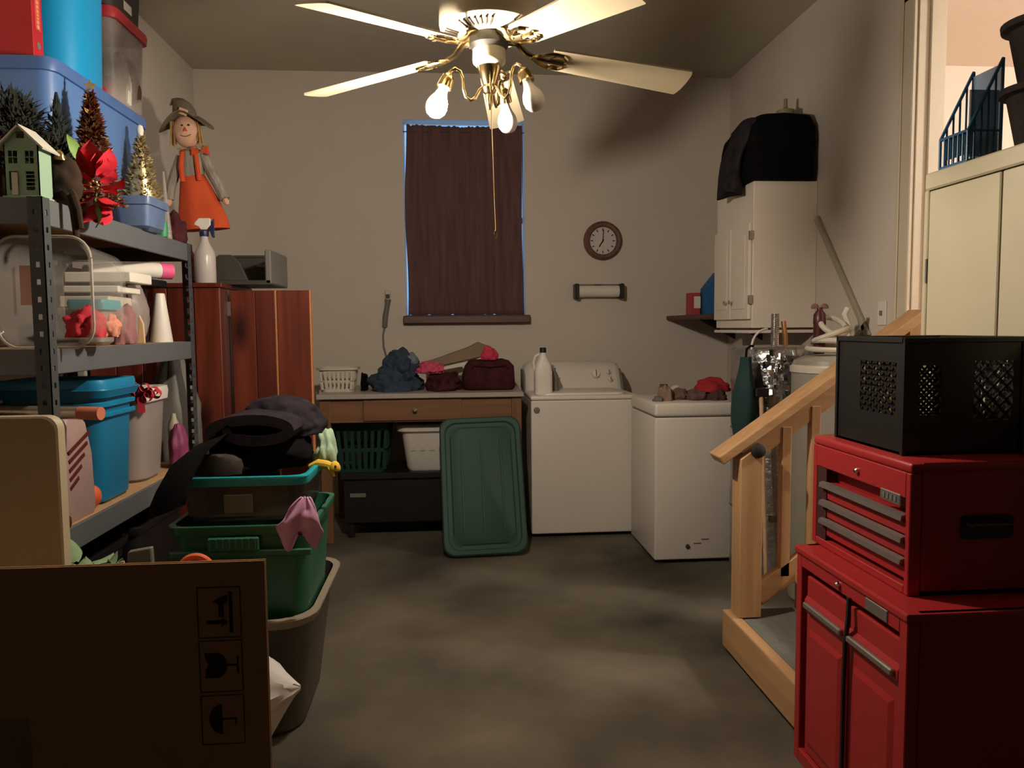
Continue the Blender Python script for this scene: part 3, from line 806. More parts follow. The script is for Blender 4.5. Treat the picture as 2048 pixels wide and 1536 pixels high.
bm = nb(); tube(bm, [(1.91, 3.6, 1.25), (1.93, 3.6, 1.33), (1.90, 3.6, 1.40), (1.915, 3.6, 1.43)], .014, 8); part('hose_end', bm, WHITE_PL, hs, smooth=True)
sv = thing('maroon_sprayer', 'dark maroon bottle with winged cap standing above the white hoses', 'bottle', (1.775, 3.60, 1.21))
bm = nb(); lathe(bm, [(.024, 0), (.028, .02), (.028, .14), (.03, .15), (.028, .19), (.014, .21), (.012, .225)], 18, (1.775, 3.60, 1.21)); part('body', bm, VALVE, sv, smooth=True)
for s in (-1, 1):
    bm = nb(); blob(bm, 1.775 + s * .024, 3.6, 1.427, .02, .01, .025, 3, .1, 2, 3); part('wing', bm, mat('dusty_rose_plastic', '#7a5850', rough=.6), sv, smooth=True)

# wall cabinet, black cover, small shelf with boxes
wc = thing('wall_cabinet', 'white wall cabinet hung on the right wall over the heater', 'cabinet', (1.88, 4.52, 1.335))
cx0, cx1, cy0, cy1, cz0, cz1 = 1.70, XR, 4.25, 4.84, 1.335, 2.155
bm = nb(); box(bm, cx0, cx1, cy0, cy1, cz0, cz1); part('carcass', bm, CREAM_W, wc, bev=.003)
bm = nb(); box(bm, cx0 + .02, cx1 - .01, cy0 + .02, cy1 - .02, cz0 - .012, cz0); part('underside', bm, SILLW, wc)  # dark brown colour stands in for the shade under the cabinet
ym = (cy0 + cy1) / 2
for a, b, ky in ((cy0 + .012, ym - .003, ym - .045), (ym + .003, cy1 - .012, ym + .045)):
    bm = nb(); box(bm, cx0 - .02, cx0 - .002, a, b, cz0 + .05, cz1 - .23); dd = part('door', bm, CREAM_W, wc, bev=.003)
    bm = nb(); box(bm, cx0 - .024, cx0 - .02, a + .05, b - .05, cz0 + .11, cz1 - .29); part('raised_panel', bm, CREAM_W, dd, bev=.003)
    bm = nb(); lathe(bm, [(.005, 0), (.005, .012), (.013, .018), (.013, .024), (.005, .028)], 14, (0, 0, 0), Matrix.Translation((cx0 - .02, ky, 1.487)) @ Matrix.Rotation(D(-90), 4, 'Y')); part('knob', bm, CHROME, dd, smooth=True)
for z in (1.47, 1.83):
    bm = nb(); box(bm, cx0 - .022, cx0 + .002, cy0 - .004, cy0 + .012, z, z + .05); part('hinge', bm, ALU, wc)
bm = nb(); box(bm, cx0 - .012, cx1, cy0 - .012, cy1 + .005, cz0 - .03, cz0 - .012); part('base_strip', bm, CREAM_W, wc, bev=.003)
bs = thing('black_cover', 'black cloth cover draped over a case on top of wall cabinet', 'cover', (1.88, 4.5, 2.157))
bm = nb()
def bl_loop(z, x0, x1, y0, y1, r=.06):
    return rrect((x0 + x1) / 2, (y0 + y1) / 2, z, x1 - x0, y1 - y0, r, 5)
loft(bm, [bl_loop(2.158, 1.665, 2.035, 4.20, 4.72), bl_loop(2.20, 1.66, 2.04, 4.195, 4.73), bl_loop(2.38, 1.665, 2.05, 4.2, 4.73), bl_loop(2.46, 1.68, 2.05, 4.21, 4.72), bl_loop(2.52, 1.73, 2.03, 4.25, 4.70), bl_loop(2.545, 1.80, 1.97, 4.33, 4.6, .04)])
bmesh.ops.subdivide_edges(bm, edges=bm.edges[:], cuts=2, use_grid_fill=True)
for v in bm.verts:
    n = noise.noise(v.co * 9)
    v.co += Vector((n * .012, noise.noise(v.co * 9 + Vector((4, 4, 4))) * .012, (noise.noise(v.co * 12) * .012 if v.co.z > 2.3 else 0)))
part('cloth', bm, BLACK_F, bs, smooth=True, angle=60)
bm = nb()
loops = []
for j in range(12):
    v = j / 11
    z = 2.50 - .40 * v
    xo = 1.70 - .05 * min(1, v * 2.2) - .03 * v
    th_ = .03 + .025 * v
    lp = []
    for i in range(22):
        a = 2 * PI * i / 22
        lp.append(Vector((xo + th_ * math.cos(a) + .006 * math.sin(3 * a + 4 * v), 4.42 + (.17 - .05 * v) * math.sin(a) + .015 * math.sin(2 * a + 5 * v), z + .01 * math.sin(2 * a))))
    loops.append(lp)
loft(bm, loops); part('front_drape', bm, DARKGREY_F, bs, smooth=True, angle=60)
bm = nb(); lathe(bm, [(.045, 0), (.05, .02), (.05, .055), (.02, .065), (.012, .07), (.01, .12)], 18, (1.94, 4.40, 2.527)); top('beige_jar', bm, mat('beige_ceramic', '#8d7f5c', rough=.6, var=.1), 'small beige pot with thin neck on the black cover', 'pot', smooth=True)
sh = thing('wall_shelf', 'small brown wall shelf in the back right corner', 'shelf', (1.87, 5.2, 1.40))
bm = nb(); box(bm, 1.60, XR, 4.86, 5.64, 1.395, 1.425); part('board', bm, SILLW, sh, bev=.003)
for y in (5.0, 5.5):
    bm = nb(); prism(bm, [(XR, 1.395), (1.80, 1.395), (XR, 1.25)], 'y', y - .01, y + .01); part('bracket', bm, STEEL_D, sh)
b_ = thing('red_carton', 'red and white carton on the small corner shelf', 'box', (1.665, 5.2, 1.425))
bm = nb(); box(bm, 1.63, 1.70, 5.16, 5.26, 1.425, 1.575); part('carton', bm, mat('carton_red', '#b03848', rough=.6, var=.1), b_, bev=.002)
bm = nb(); box(bm, 1.655, 1.70, 5.156, 5.16, 1.47, 1.55); part('print', bm, PAPER, b_)
bm = nb(); box(bm, 1.712, 1.80, 5.08, 5.2, 1.425, 1.60)
prism(bm, [(1.712, 1.60), (1.80, 1.60), (1.80, 1.71)], 'y', 5.08, 5.2)
top('blue_carton', bm, mat('carton_blue', '#1f5f92', rough=.6, var=.1), 'blue carton beside the red carton on corner shelf', 'box')
# diagonal pole on the right wall
dp = thing('wall_pole', 'thin pale diagonal pole fixed to the right wall', 'pole', (XR - .015, 3.68, 1.3))
bm = nb(); bar(bm, (XR - .012, 4.235, 1.95), (XR - .012, 3.665, 1.29), .02, .034, (0, .75, .66)); part('pole', bm, mat('pole_paint', '#a49b86', rough=.6, var=.06), dp, bev=.003)
bm = nb(); bar(bm, (XR - .012, 3.69, 1.345), (XR - .012, 3.87, 1.21), .02, .034, (0, .75, .66)); part('brace', bm, mat('pole_paint', '#a49b86'), dp, bev=.003)
lsw = thing('light_switch', 'white light switch plate on the right wall beside the door', 'switch', (XR - .004, 3.56, 1.33))
bm = nb(); box(bm, XR - .008, XR, 3.525, 3.595, 1.345, 1.46); part('plate', bm, WHITE_PL, lsw, bev=.002)
bm = nb(); box(bm, XR - .016, XR - .008, 3.553, 3.567, 1.392, 1.415); part('toggle', bm, GREYL, lsw, bev=.001)

# ------------------------------------------------------------------ stairs with handrail
SY0, SY1 = 2.29, 3.05
st = thing('entry_stairs', 'short pine stairs with grey treads up to the doorway', 'stairs', (1.6, 2.67, 0))
steps = [(1.11, 1.40, .17), (1.39, 1.69, .335), (1.68, XR - .001, .5)]
for k, (a, b, z) in enumerate(steps):
    bm = nb(); box(bm, a + .025, a + .05, SY0 + .01, SY1 - .01, (0 if k == 0 else steps[k - 1][2]), z - .02); part('riser', bm, PINE_Y, st, bev=.002)
    bm = nb(); box(bm, a, a + .045, SY0, SY1, (.02 if k == 0 else z - .04), z + .004); part('nosing', bm, PINE_Y, st, bev=.006, seg=2)
    bm = nb(); box(bm, a + .045, b + .01 if k < 2 else b, SY0, SY1, z - .035, z); part('tread', bm, TREAD, st, bev=.003)
    for y in (SY0 + .005, SY1 - .043):
        bm = nb(); box(bm, a + .05, b if k < 2 else b - .001, y, y + .038, 0, z - .035); part('stringer', bm, PINE, st)
hr = thing('handrail', 'pine stair handrail with posts on the far side of stairs', 'handrail', (1.2, 3.0, .17))
ry = 3.0
def railz(x):
    return .845 + (x - 1.075) * .69
bm = nb(); bar(bm, (1.06, ry, railz(1.06) - .02), (1.90, ry, railz(1.90) - .02), .12, .04); part('rail_cap', bm, PINE, hr, bev=.006, seg=2)
bm = nb(); bar(bm, (1.17, ry + .004, railz(1.17) - .088), (1.88, ry + .004, railz(1.88) - .088), .038, .085); part('sub_rail', bm, PINE, hr, bev=.003)
bm = nb()
pz = railz(1.185) - .10
prism(bm, [(1.138, .174), (1.230, .174), (1.230, pz + .06), (1.186, pz + .03), (1.138, pz)], 'y', ry - .062, ry + .03); part('newel_post', bm, PINE_Z, hr, bev=.004)
bm = nb(); lathe(bm, [(.026, 0), (.03, .006), (.026, .02), (.012, .028)], 18, (0, 0, 0), Matrix.Translation((1.205, ry - .062, .855)) @ Matrix.Rotation(D(90), 4, 'X')); part('bolt_head', bm, RUBBER, hr, smooth=True, label='round black bolt cap')
bm = nb(); bar(bm, (1.23, ry, .245), (1.86, ry, .245 + .63 * .69), .038, .085); part('bottom_rail', bm, PINE, hr, bev=.003)
for x in (1.345, 1.465, 1.585, 1.705):
    bm = nb(); box(bm, x - .02, x + .02, ry - .019, ry + .019, .245 + (x - 1.23) * .69, railz(x) - .09); part('baluster', bm, PINE_Z, hr, bev=.003)
bm = nb(); box(bm, 1.83, 1.92, ry - .045, ry + .045, .5, railz(1.87) - .02); part('top_post', bm, PINE_Z, hr, bev=.004)

# ------------------------------------------------------------------ red tool chest on rolling cabinet
RX0, RX1 = .985, 1.375
rc = thing('rolling_cabinet', 'red steel rolling tool cabinet with two doors below the chest', 'tool cabinet', (1.18, 1.85, 0))
ly0, ly1, lz0, lz1 = 1.565, 2.105, .09, .72
bm = nb()
box(bm, RX0 + .03, RX1, ly0, ly0 + .012, lz0, lz1); box(bm, RX0 + .03, RX1, ly1 - .012, ly1, lz0, lz1)
box(bm, RX1 - .012, RX1, ly0, ly1, lz0, lz1); box(bm, RX0 + .03, RX1, ly0, ly1, lz0, lz0 + .012)
part('carcass', bm, RED_T, rc)
bm = nb()
box(bm, RX0, RX0 + .03, ly0, ly0 + .03, lz0, lz1 - .02); box(bm, RX0, RX0 + .03, ly1 - .03, ly1, lz0, lz1 - .02)
box(bm, RX0, RX0 + .03, ly0 + .03, ly1 - .03, lz0, lz0 + .04); box(bm, RX0, RX0 + .03, ly0 + .03, ly1 - .03, lz1 - .055, lz1 - .02)
part('face_frame', bm, RED_T, rc, bev=.002)
bm = nb(); box(bm, RX0 - .006, RX1, ly0 - .006, ly1 + .006, lz1 - .02, lz1); part('top_tray', bm, RED_T, rc, bev=.005, seg=2)
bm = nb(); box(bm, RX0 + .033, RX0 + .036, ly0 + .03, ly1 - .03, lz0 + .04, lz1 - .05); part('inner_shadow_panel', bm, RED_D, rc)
lm = 1.825
for a, b in ((ly0 + .034, lm - .006), (lm + .006, ly1 - .05)):
    bm = nb(); box(bm, RX0 + .008, RX0 + .026, a, b, lz0 + .045, lz1 - .075); dd = part('door', bm, RED_T, rc, bev=.004, seg=2)
    bm = nb(); prism(bm, [(RX0 + .008, .54), (RX0 + .001, .553), (RX0 + .001, .575), (RX0 + .008, .588)], 'y', a, b); part('pull_lip', bm, RED_T, dd)
    bm = nb(); box(bm, RX0 - .010, RX0 + .003, a + .01, b - .01, .557, .574); part('pull_rail', bm, ALU, dd, bev=.003)
    bm = nb(); loft(bm, [[Vector((RX0 + .008 - o_, y, z)) for y, z in ((a + .02 + i_, lz0 + .07 + i_), (b - .02 - i_, lz0 + .07 + i_), (b - .02 - i_, .50 - i_), (a + .02 + i_, .50 - i_))] for o_, i_ in ((0, 0), (.006, .016))]); part('door_panel', bm, RED_T, dd)
bm = nb(); box(bm, RX0 - .003, RX0 + .001, 1.64, 1.735, lz1 - .052, lz1 - .022); part('badge', bm, ALU, rc, bev=.002, label='small grey maker plate')
bm = nb(); lathe(bm, [(.008, 0), (.008, .008), (.004, .012)], 14, (0, 0, 0), Matrix.Translation((RX0, 1.862, lz1 - .036)) @ Matrix.Rotation(D(-90), 4, 'Y')); part('lock', bm, CHROME, rc, smooth=True)
bm = nb()
tube(bm, [(RX0 - .004, 1.805, lz1 - .05), (RX0 - .008, 1.80, .62), (RX0 - .006, 1.815, .55), (RX0 - .005, 1.82, .45), (RX0 - .004, 1.822, .20)], .006, 6); part('latch_strip', bm, RUBBER, rc, smooth=True)
for x in (RX0 + .05, RX1 - .05):
    for y in (ly0 + .05, ly1 - .05):
        bm = nb(); lathe(bm, [(.03, -.012), (.035, -.008), (.035, .008), (.03, .012)], 18, (0, 0, 0), Matrix.Translation((x, y, .036)) @ Matrix.Rotation(D(90), 4, 'X')); part('caster', bm, RUBBER, rc, smooth=True)
        bm = nb(); box(bm, x - .02, x + .02, y - .02, y + .02, .06, .092); part('caster_fork', bm, STEEL, rc)

tc = thing('tool_chest', 'red steel tool chest with three silver-trimmed drawers holding the crate', 'tool chest', (1.2, 1.9, .721))
TX0, ty0, ty1, tz0, tz1 = 1.045, 1.665, 2.14, .721, 1.032
bm = nb()
box(bm, TX0 + .03, RX1, ty0, ty0 + .01, tz0, tz1); box(bm, TX0 + .03, RX1, ty1 - .01, ty1, tz0, tz1)
box(bm, RX1 - .01, RX1, ty0, ty1, tz0, tz1); box(bm, TX0 + .03, RX1, ty0, ty1, tz0, tz0 + .01)
part('carcass', bm, RED_T, tc)
bm = nb(); box(bm, TX0, RX1, ty0 - .002, ty1 + .002, tz1 - .025, tz1); part('lid', bm, RED_T, tc, bev=.008, seg=3, smooth=True)
bm = nb()
box(bm, TX0, TX0 + .03, ty0, ty0 + .018, tz0, tz1 - .025); box(bm, TX0, TX0 + .03, ty1 - .022, ty1, tz0, tz1 - .025)
box(bm, TX0, TX0 + .03, ty0 + .018, ty1 - .022, tz1 - .085, tz1 - .025); box(bm, TX0, TX0 + .03, ty0 + .018, ty1 - .022, tz0, tz0 + .02)
part('face_frame', bm, RED_T, tc, bev=.002)
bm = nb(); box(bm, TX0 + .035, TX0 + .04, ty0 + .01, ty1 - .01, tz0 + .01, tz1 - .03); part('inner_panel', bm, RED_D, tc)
bm = nb(); box(bm, TX0 + .003, TX0 + .03, ty1 - .075, ty1 - .022, tz0 + .02, tz1 - .085); part('side_shade_strip', bm, mat('shadow_red', '#3a0c0d', rough=.8), tc)  # solid strip, shade beside the drawers painted in dark red
for zc in (.905, .853, .801):
    bm = nb(); box(bm, TX0 + .006, TX0 + .034, ty0 + .02, ty1 - .06, zc - .047, zc + .002); dd = part('drawer', bm, RED_T, tc, bev=.003)
    bm = nb(); prism(bm, [(TX0 + .006, zc + .004), (TX0 - .008, zc), (TX0 - .010, zc - .012), (TX0 - .004, zc - .014), (TX0 + .006, zc - .012)], 'y', ty0 + .02, ty1 - .055); part('pull_rail', bm, ALU, dd)
bm = nb(); box(bm, TX0 - .003, TX0 + .001, 1.70, 1.785, .925, .952); part('badge', bm, ALU, tc, bev=.002, label='grey maker plate')
bm = nb()
for k in range(4):
    box(bm, TX0 - .0045, TX0 - .003, 1.715 + k * .016, 1.724 + k * .016, .932, .945)
part('plate_print', bm, GREYL, tc)
bm = nb(); lathe(bm, [(.008, 0), (.008, .006), (.004, .01)], 14, (0, 0, 0), Matrix.Translation((TX0, 1.895, .972)) @ Matrix.Rotation(D(-90), 4, 'Y')); part('lock', bm, CHROME, tc, smooth=True)
# side carry handle (black, recessed) on the face towards the room
bm = nb(); loft(bm, [[Vector((p.x, ty0 - .004 * k, p.y)) for p in rrect(1.232, .88, 0, .128, .056, .012)] for k in (0, 1)]); hd = part('side_handle', bm, BLACK, tc, label='black handle plate on the side')
bm = nb(); tube(bm, [(1.182, ty0 - .004, .888), (1.186, ty0 - .016, .886), (1.278, ty0 - .016, .886), (1.282, ty0 - .004, .888)], .006, 8); part('grip', bm, BLACK, hd, smooth=True)

# ------------------------------------------------------------------ black milk crate
cr = thing('milk_crate', 'black plastic milk crate with lattice windows on the tool chest', 'crate', (1.23, 1.93, 1.033))
kx0, kx1, ky0, ky1, kz0, kz1 = 1.085, 1.385, 1.765, 2.085, 1.033, 1.318
WL = .006
def crate_wall(ax, fixed, u0, u1, wins):
    """a wall with rectangular lattice windows; ax = axis of its normal"""
    bm = nb()
    def bx_(ua, ub, za, zb, t=WL):
        if ax == 'x':
            box(bm, fixed, fixed + t, ua, ub, za, zb)
        else:
            box(bm, ua, ub, fixed, fixed + t, za, zb)
    cur = u0
    zs = sorted(wins)
    for (a, b, za, zb) in zs:
        bx_(cur, a, kz0, kz1)
        bx_(a, b, kz0, za); bx_(a, b, zb, kz1)
        cur = b
    bx_(cur, u1, kz0, kz1)
    wall_ = part('side_wall', bm, BLACK, cr)
    for (a, b, za, zb) in zs:
        bm = nb()
        n = max(2, round((b - a) / .029))
        stp = (b - a) / n
        rows_ = int((zb - za) / stp) + 2
        def P(u, z):
            return Vector((fixed + WL / 2, u, z)) if ax == 'x' else Vector((u, fixed + WL / 2, z))
        up_ = (1, 0, 0) if ax == 'x' else (0, 1, 0)
        hgt = zb - za
        k = -rows_
        while k * stp < (b - a):
            for s in (1, -1):
                # line u = a + k*stp + t, z = za + t (or mirrored), clipped to the window
                t0, t1 = max(0, -k * stp), min(hgt, (b - a) - k * stp)
                if t1 > t0 + .003:
                    p = (a + k * stp + t0, za + t0); q = (a + k * stp + t1, za + t1)
                    if s < 0:
                        p = (a + b - p[0], p[1]); q = (a + b - q[0], q[1])
                    bar(bm, P(*p), P(*q), .0055, WL * .9, up_)
            k += 1
        part('lattice', bm, BLACK, wall_)
crate_wall('x', kx0, ky0, ky1, [(1.80, 1.965, 1.125, 1.256)])
crate_wall('x', kx1 - WL, ky0, ky1, [(1.785, 1.91, 1.09, 1.275), (1.925, 2.07, 1.09, 1.275)])
crate_wall('y', ky0, kx0, kx1, [(1.122, 1.178, 1.13, 1.25), (1.262, 1.362, 1.115, 1.26)])
crate_wall('y', ky1 - WL, kx0, kx1, [(1.105, 1.22, 1.10, 1.27), (1.24, 1.37, 1.09, 1.275)])
bm = nb(); box(bm, kx0, kx1, ky0, ky1, kz0, kz0 + .006); part('floor_panel', bm, BLACK, cr)
bm = nb()
for (a, b, c_, d_) in ((kx0 - .005, kx1 + .005, ky0 - .005, ky0 + .008), (kx0 - .005, kx1 + .005, ky1 - .008, ky1 + .005), (kx0 - .005, kx0 + .008, ky0, ky1), (kx1 - .008, kx1 + .005, ky0, ky1)):
    box(bm, a, b, c_, d_, kz1 - .014, kz1)
part('rim', bm, BLACK, cr, bev=.002)
for x in (kx0 - .004, kx1 - .004):
    for y in (ky0 - .004, ky1 - .006):
        bm = nb(); box(bm, x, x + .009, y, y + .011, kz0, kz1 - .01); part('corner_rib', bm, BLACK, cr)
bm = nb(); blob(bm, 1.15, 1.90, kz0 + .008, .04, .045, .2, 55, .25, 2.5, 4)
top('ochre_bag', bm, mat('ochre_cloth', '#a2752a', rough=.8, var=.2), 'ochre yellow bundle inside the black milk crate', 'bundle', smooth=True, angle=180)
bm = nb(); box(bm, 1.10, 1.16, 2.0, 2.06, kz0 + .008, kz0 + .14); top('white_carton', bm, PAPER, 'pale paper carton inside the black milk crate', 'box', bev=.003)

# ------------------------------------------------------------------ cream storage cabinet and what stands on it
cc = thing('storage_cabinet', 'tall cream two-door metal storage cabinet behind the tool chest', 'cabinet', (1.6, 1.9, 0))
gx0, gx1, gy0, gy1, gz1 = 1.40, 1.80, 1.59, 2.205, 1.79
bm = nb(); box(bm, gx0 + .02, gx1, gy0, gy1, 0, gz1); part('carcass', bm, CREAM, cc, bev=.004)
bm = nb(); box(bm, gx0, gx0 + .02, gy0, gy1, gz1 - .05, gz1); part('top_rail', bm, CREAM, cc, bev=.005)
bm = nb(); box(bm, gx0, gx0 + .02, gy0, gy1, 0, .06); part('plinth', bm, CREAM, cc, bev=.004)
for y in (gy0, gy1 - .02):
    bm = nb(); box(bm, gx0, gx0 + .02, y, y + .02, .06, gz1 - .05); part('side_stile', bm, CREAM, cc, bev=.003)
bm = nb(); box(bm, gx0 + .014, gx0 + .02, gy0 + .02, gy1 - .02, .06, gz1 - .05); part('gap_backing', bm, CREAM_D, cc)
gm = 1.886
for a, b, ky in ((gy0 + .022, gm - .0035, gm - .04), (gm + .0035, gy1 - .022, gm + .04)):
    bm = nb(); box(bm, gx0 + .002, gx0 + .012, a, b, .064, gz1 - .054); dd = part('door', bm, CREAM, cc, bev=.003)
    bm = nb(); tube(bm, [(gx0 + .002, ky, .95), (gx0 - .014, ky, .955), (gx0 - .014, ky, 1.04), (gx0 + .002, ky, 1.045)], .004, 8); part('handle', bm, CHROME, dd, smooth=True)
for z in (.35, 1.47):
    bm = nb(); box(bm, gx0 - .003, gx0 + .004, gy1 - .024, gy1 - .018, z, z + .07); part('hinge', bm, GREYL, cc)

# blue wire rack: two sloped wire sides, deep blue tray, pale blue back
br = thing('wire_rack', 'blue wire rack with sloping sides on top of the cream cabinet', 'rack', (1.47, 2.11, gz1))
bx0, bx1, by0, by1 = 1.425, 1.52, 2.055, 2.175
def side_panel(y, m):
    bm = nb()
    A, B, Cc, Dd = (bx0, y, gz1 + .008), (bx1, y, gz1 + .008), (bx1, y, gz1 + .285), (bx0, y, gz1 + .09)
    # A-B bottom, C top back, D top front
    for p, q in ((A, B), (B, Cc), (Cc, Dd), (Dd, A)):
        tube(bm, [p, q], .0045, 6)
    for k in range(1, 5):
        u = k / 5
        x = bx0 + (bx1 - bx0) * u
        tube(bm, [(x, y, gz1 + .008), (x, y, gz1 + .09 + .195 * u)], .003, 6)
    tube(bm, [(bx0, y, gz1 + .09), (bx1, y, gz1 + .09)], .003, 6)
    part('wire_side', bm, m, br, smooth=True)
side_panel(by0, BLUEW); side_panel(by1, BLUEW)
bm = nb()
for k in range(1, 6):
    y = by0 + (by1 - by0) * k / 6
    tube(bm, [(bx0, y, gz1 + .008), (bx0, y, gz1 + .09)], .003, 6)
tube(bm, [(bx0, by0, gz1 + .09), (bx0, by1, gz1 + .09)], .0045, 6); tube(bm, [(bx0, by0, gz1 + .008), (bx0, by1, gz1 + .008)], .0045, 6)
part('wire_front', bm, BLUEW, br, smooth=True)
bm = nb(); box(bm, bx1 - .004, bx1, by0, by1, gz1 + .01, gz1 + .27); part('back_panel', bm, BLUEPALE, br)
bm = nb(); box(bm, bx0 + .006, bx0 + .012, by0 + .006, by1 - .006, gz1 + .03, gz1 + .09); part('front_panel', bm, TEALB, br)
bm = nb(); box(bm, bx0 + .006, bx1 - .006, by0 + .004, by0 + .008, gz1 + .02, gz1 + .20); part('side_liner', bm, BLUEPALE, br)
for (lab, zz, s, y) in (('dark brown wicker planter standing on the cream cabinet', gz1, 1.0, 1.905), ('dark brown wicker planter stacked on the lower planter', gz1 + .165, 1.0, 1.905)):
    pl = thing('wicker_planter', lab, 'planter', (1.525, y, zz), (0, 0, 0), 'stacked wicker planters')
    bm = nb(); lathe(bm, [(.055, 0), (.06, .01), (.085, .14), (.09, .155), (.08, .155), (.055, .02)], 28, (1.525, y, zz)); part('body', bm, WICKER, pl, smooth=True)
    bm = nb(); lathe(bm, [(.085, .14), (.102, .145), (.104, .16), (.088, .163), (.083, .155)], 28, (1.525, y, zz), cap=False); part('rim', bm, WICKER, pl, smooth=True)

# ------------------------------------------------------------------ steel shelving unit on the left
SX0, SX1, UY0, UY1 = -1.71, -1.16, 2.33, 3.59
su = thing('shelving_unit', 'grey slotted steel shelving unit with particle board shelves on the left', 'shelving', (-1.43, 2.96, 0))
LEV = [.12, .715, 1.262, 1.695]       # centre heights of the beams
for z in LEV:
    for x0, x1, y0, y1 in ((SX1 - .012, SX1, UY0, UY1), (SX0, SX0 + .012, UY0, UY1)):
        bm = nb(); box(bm, x0, x1, y0, y1, z - .038, z + .038); part('beam', bm, STEEL, su, bev=.002)
    for y in (UY0, UY1 - .012):
        bm = nb(); box(bm, SX0, SX1, y, y + .012, z - .038, z + .038); part('cross_beam', bm, STEEL, su, bev=.002)
    bm = nb(); box(bm, SX0 + .013, SX1 - .013, UY0 + .013, UY1 - .013, z + .022, z + .0375); part('shelf_board', bm, PARTICLE, su)
def post(x, y, sx, sy):
    """angle post with punched keyhole slots on both flanges"""
    bm = nb()
    wdt, th = .042, .003
    zt = 1.735
    hole, pitch = .016, .05
    # each flange: two edge strips and bridges between the holes
    for ax in (0, 1):
        def bx_(u0, u1, za, zb):
            if ax == 0:
                xs = sorted((x + sx * u0, x + sx * u1)); box(bm, xs[0], xs[1], min(y, y + sy * th), max(y, y + sy * th), za, zb)
            else:
                ys = sorted((y + sy * u0, y + sy * u1)); box(bm, min(x, x + sx * th), max(x, x + sx * th), ys[0], ys[1], za, zb)
        bx_(0, .015, 0, zt); bx_(.027, wdt, 0, zt)
        z = 0
        while z < zt:
            bx_(.015, .027, z, min(z + pitch - hole, zt)); z += pitch
    return bm
for x, sx in ((SX1 + .003, -1), (SX0 - .003, 1)):
    for y, sy in ((UY0 - .003, 1), (UY1 + .003, -1)):
        part('post', post(x, y, sx, sy), STEEL_D if y < 3 else STEEL_D, su)

# ---- plastic totes
def tote(name, label, cx, cy, z0, w, d, h, m, rot=0, taper=.86, r=.06, lid=None, lid_h=.03, rim=True, rimm=None, cat='tote', group=None, handles=False, rim_w=.018):
    t = thing(name, label, cat, (cx, cy, z0), (0, 0, rot), group)
    bm = nb()
    wt = .004
    def L(z, ins=0):
        k = taper + (1 - taper) * z / h
        return rrect(0, 0, z, w * k - 2 * ins, d * k - 2 * ins, r, 5)
    loft(bm, [L(.0, .012), L(.012), L(h), L(h, wt), L(.016, wt)])
    part('body', bm, m, t, ws=False, smooth=True)
    if rim:
        bm = nb()
        loft(bm, [rrect(0, 0, h - .03, w + .002, d + .002, r, 5), rrect(0, 0, h - .03, w + rim_w, d + rim_w, r, 5), rrect(0, 0, h - .004, w + rim_w * 1.6, d + rim_w * 1.6, r, 5), rrect(0, 0, h, w + rim_w * 1.5, d + rim_w * 1.5, r, 5), rrect(0, 0, h, w - .008, d - .008, r, 5), rrect(0, 0, h - .03, w + .002, d + .002, r, 5)], False, False)
        part('rim', bm, rimm or m, t, ws=False, smooth=True)
    if lid:
        bm = nb()
        e = .022
        loft(bm, [rrect(0, 0, h - .012, w + e, d + e, r, 5), rrect(0, 0, h + lid_h * .5, w + e + .006, d + e + .006, r, 5), rrect(0, 0, h + lid_h, w + e, d + e, r, 5), rrect(0, 0, h + lid_h, w - .03, d - .03, r, 5), rrect(0, 0, h + lid_h * .6, w - .05, d - .05, r * .9, 5)])
        part('lid', bm, lid, t, ws=False, smooth=True)
    return t

# top of the shelving: periwinkle tote, turquoise tote, red box, clear tote
ZS = 1.733
bt = tote('blue_tote', 'large periwinkle blue lidded tote on top of the shelving', -1.50, 3.15, ZS, .37, .80, .50, BLUE_P, taper=.93, r=.05, lid=mat('periwinkle_lid', '#4f6fa8', rough=.4, var=.06), rim=False, lid_h=.03)
ZL = ZS + .53
tq = tote('turquoise_tote', 'tall turquoise plastic tote standing on the periwinkle tote lid', -1.455, 3.06, ZL - .012, .31, .34, .62, TURQ, taper=.90, r=.10, lid=None, rim=True)
rb = thing('red_box', 'flat red cardboard box on edge beside the turquoise tote', 'box', (-1.50, 2.80, ZL))
bm = nb(); box(bm, -1.66, -1.375, 2.765, 2.83, ZL - .012, ZL + .40); part('carton', bm, REDBOX, rb, bev=.002)
bm = nb(); box(bm, -1.375, -1.3735, 2.78, 2.815, ZL + .10, ZL + .24)
part('spine_stripe', bm, mat('red_print', '#d9454a', rough=.5), rb)
random.seed(2)
bm = nb()
z = ZL + .105
while z < ZL + .235:
    hgt = random.uniform(.006, .012)
    box(bm, -1.3738, -1.3728, 2.79, 2.804, z, z + hgt); z += hgt + .004
part('spine_lettering', bm, mat('yellow_print', '#d8a860', rough=.5), rb, label='tiny pale yellow lettering down the spine')
bm = nb(); lathe(bm, [(.012, 0), (.012, .0015)], 16, (0, 0, 0), Matrix.Translation((-1.375, 2.797, ZL + .05)) @ Matrix.Rotation(D(90), 4, 'Y')); part('round_seal', bm, GREYL, rb)
ct = tote('clear_red_tote', 'clear plastic tote with red lid right of the turquoise tote', -1.455, 3.45, ZL - .012, .26, .34, .36, CLEAR2, taper=.90, r=.04, lid=REDLID, rim=False)
for k, (x, y, z, rr, hh, m_) in enumerate(((-1.40, 3.34, .02, .06, .09, RED_C), (-1.38, 3.45, .03, .06, .22, PAPER), (-1.37, 3.54, .08, .05, .17, ROOFB), (-1.48, 3.42, .02, .07, .15, PINK), (-1.39, 3.36, .12, .05, .1, PAPER))):
    bm = nb(); blob(bm, x, y, ZL + z, rr * .8, rr, hh, 60 + k, .25, 2.5, 3); part('contents', bm, m_, ct, smooth=True, angle=180)
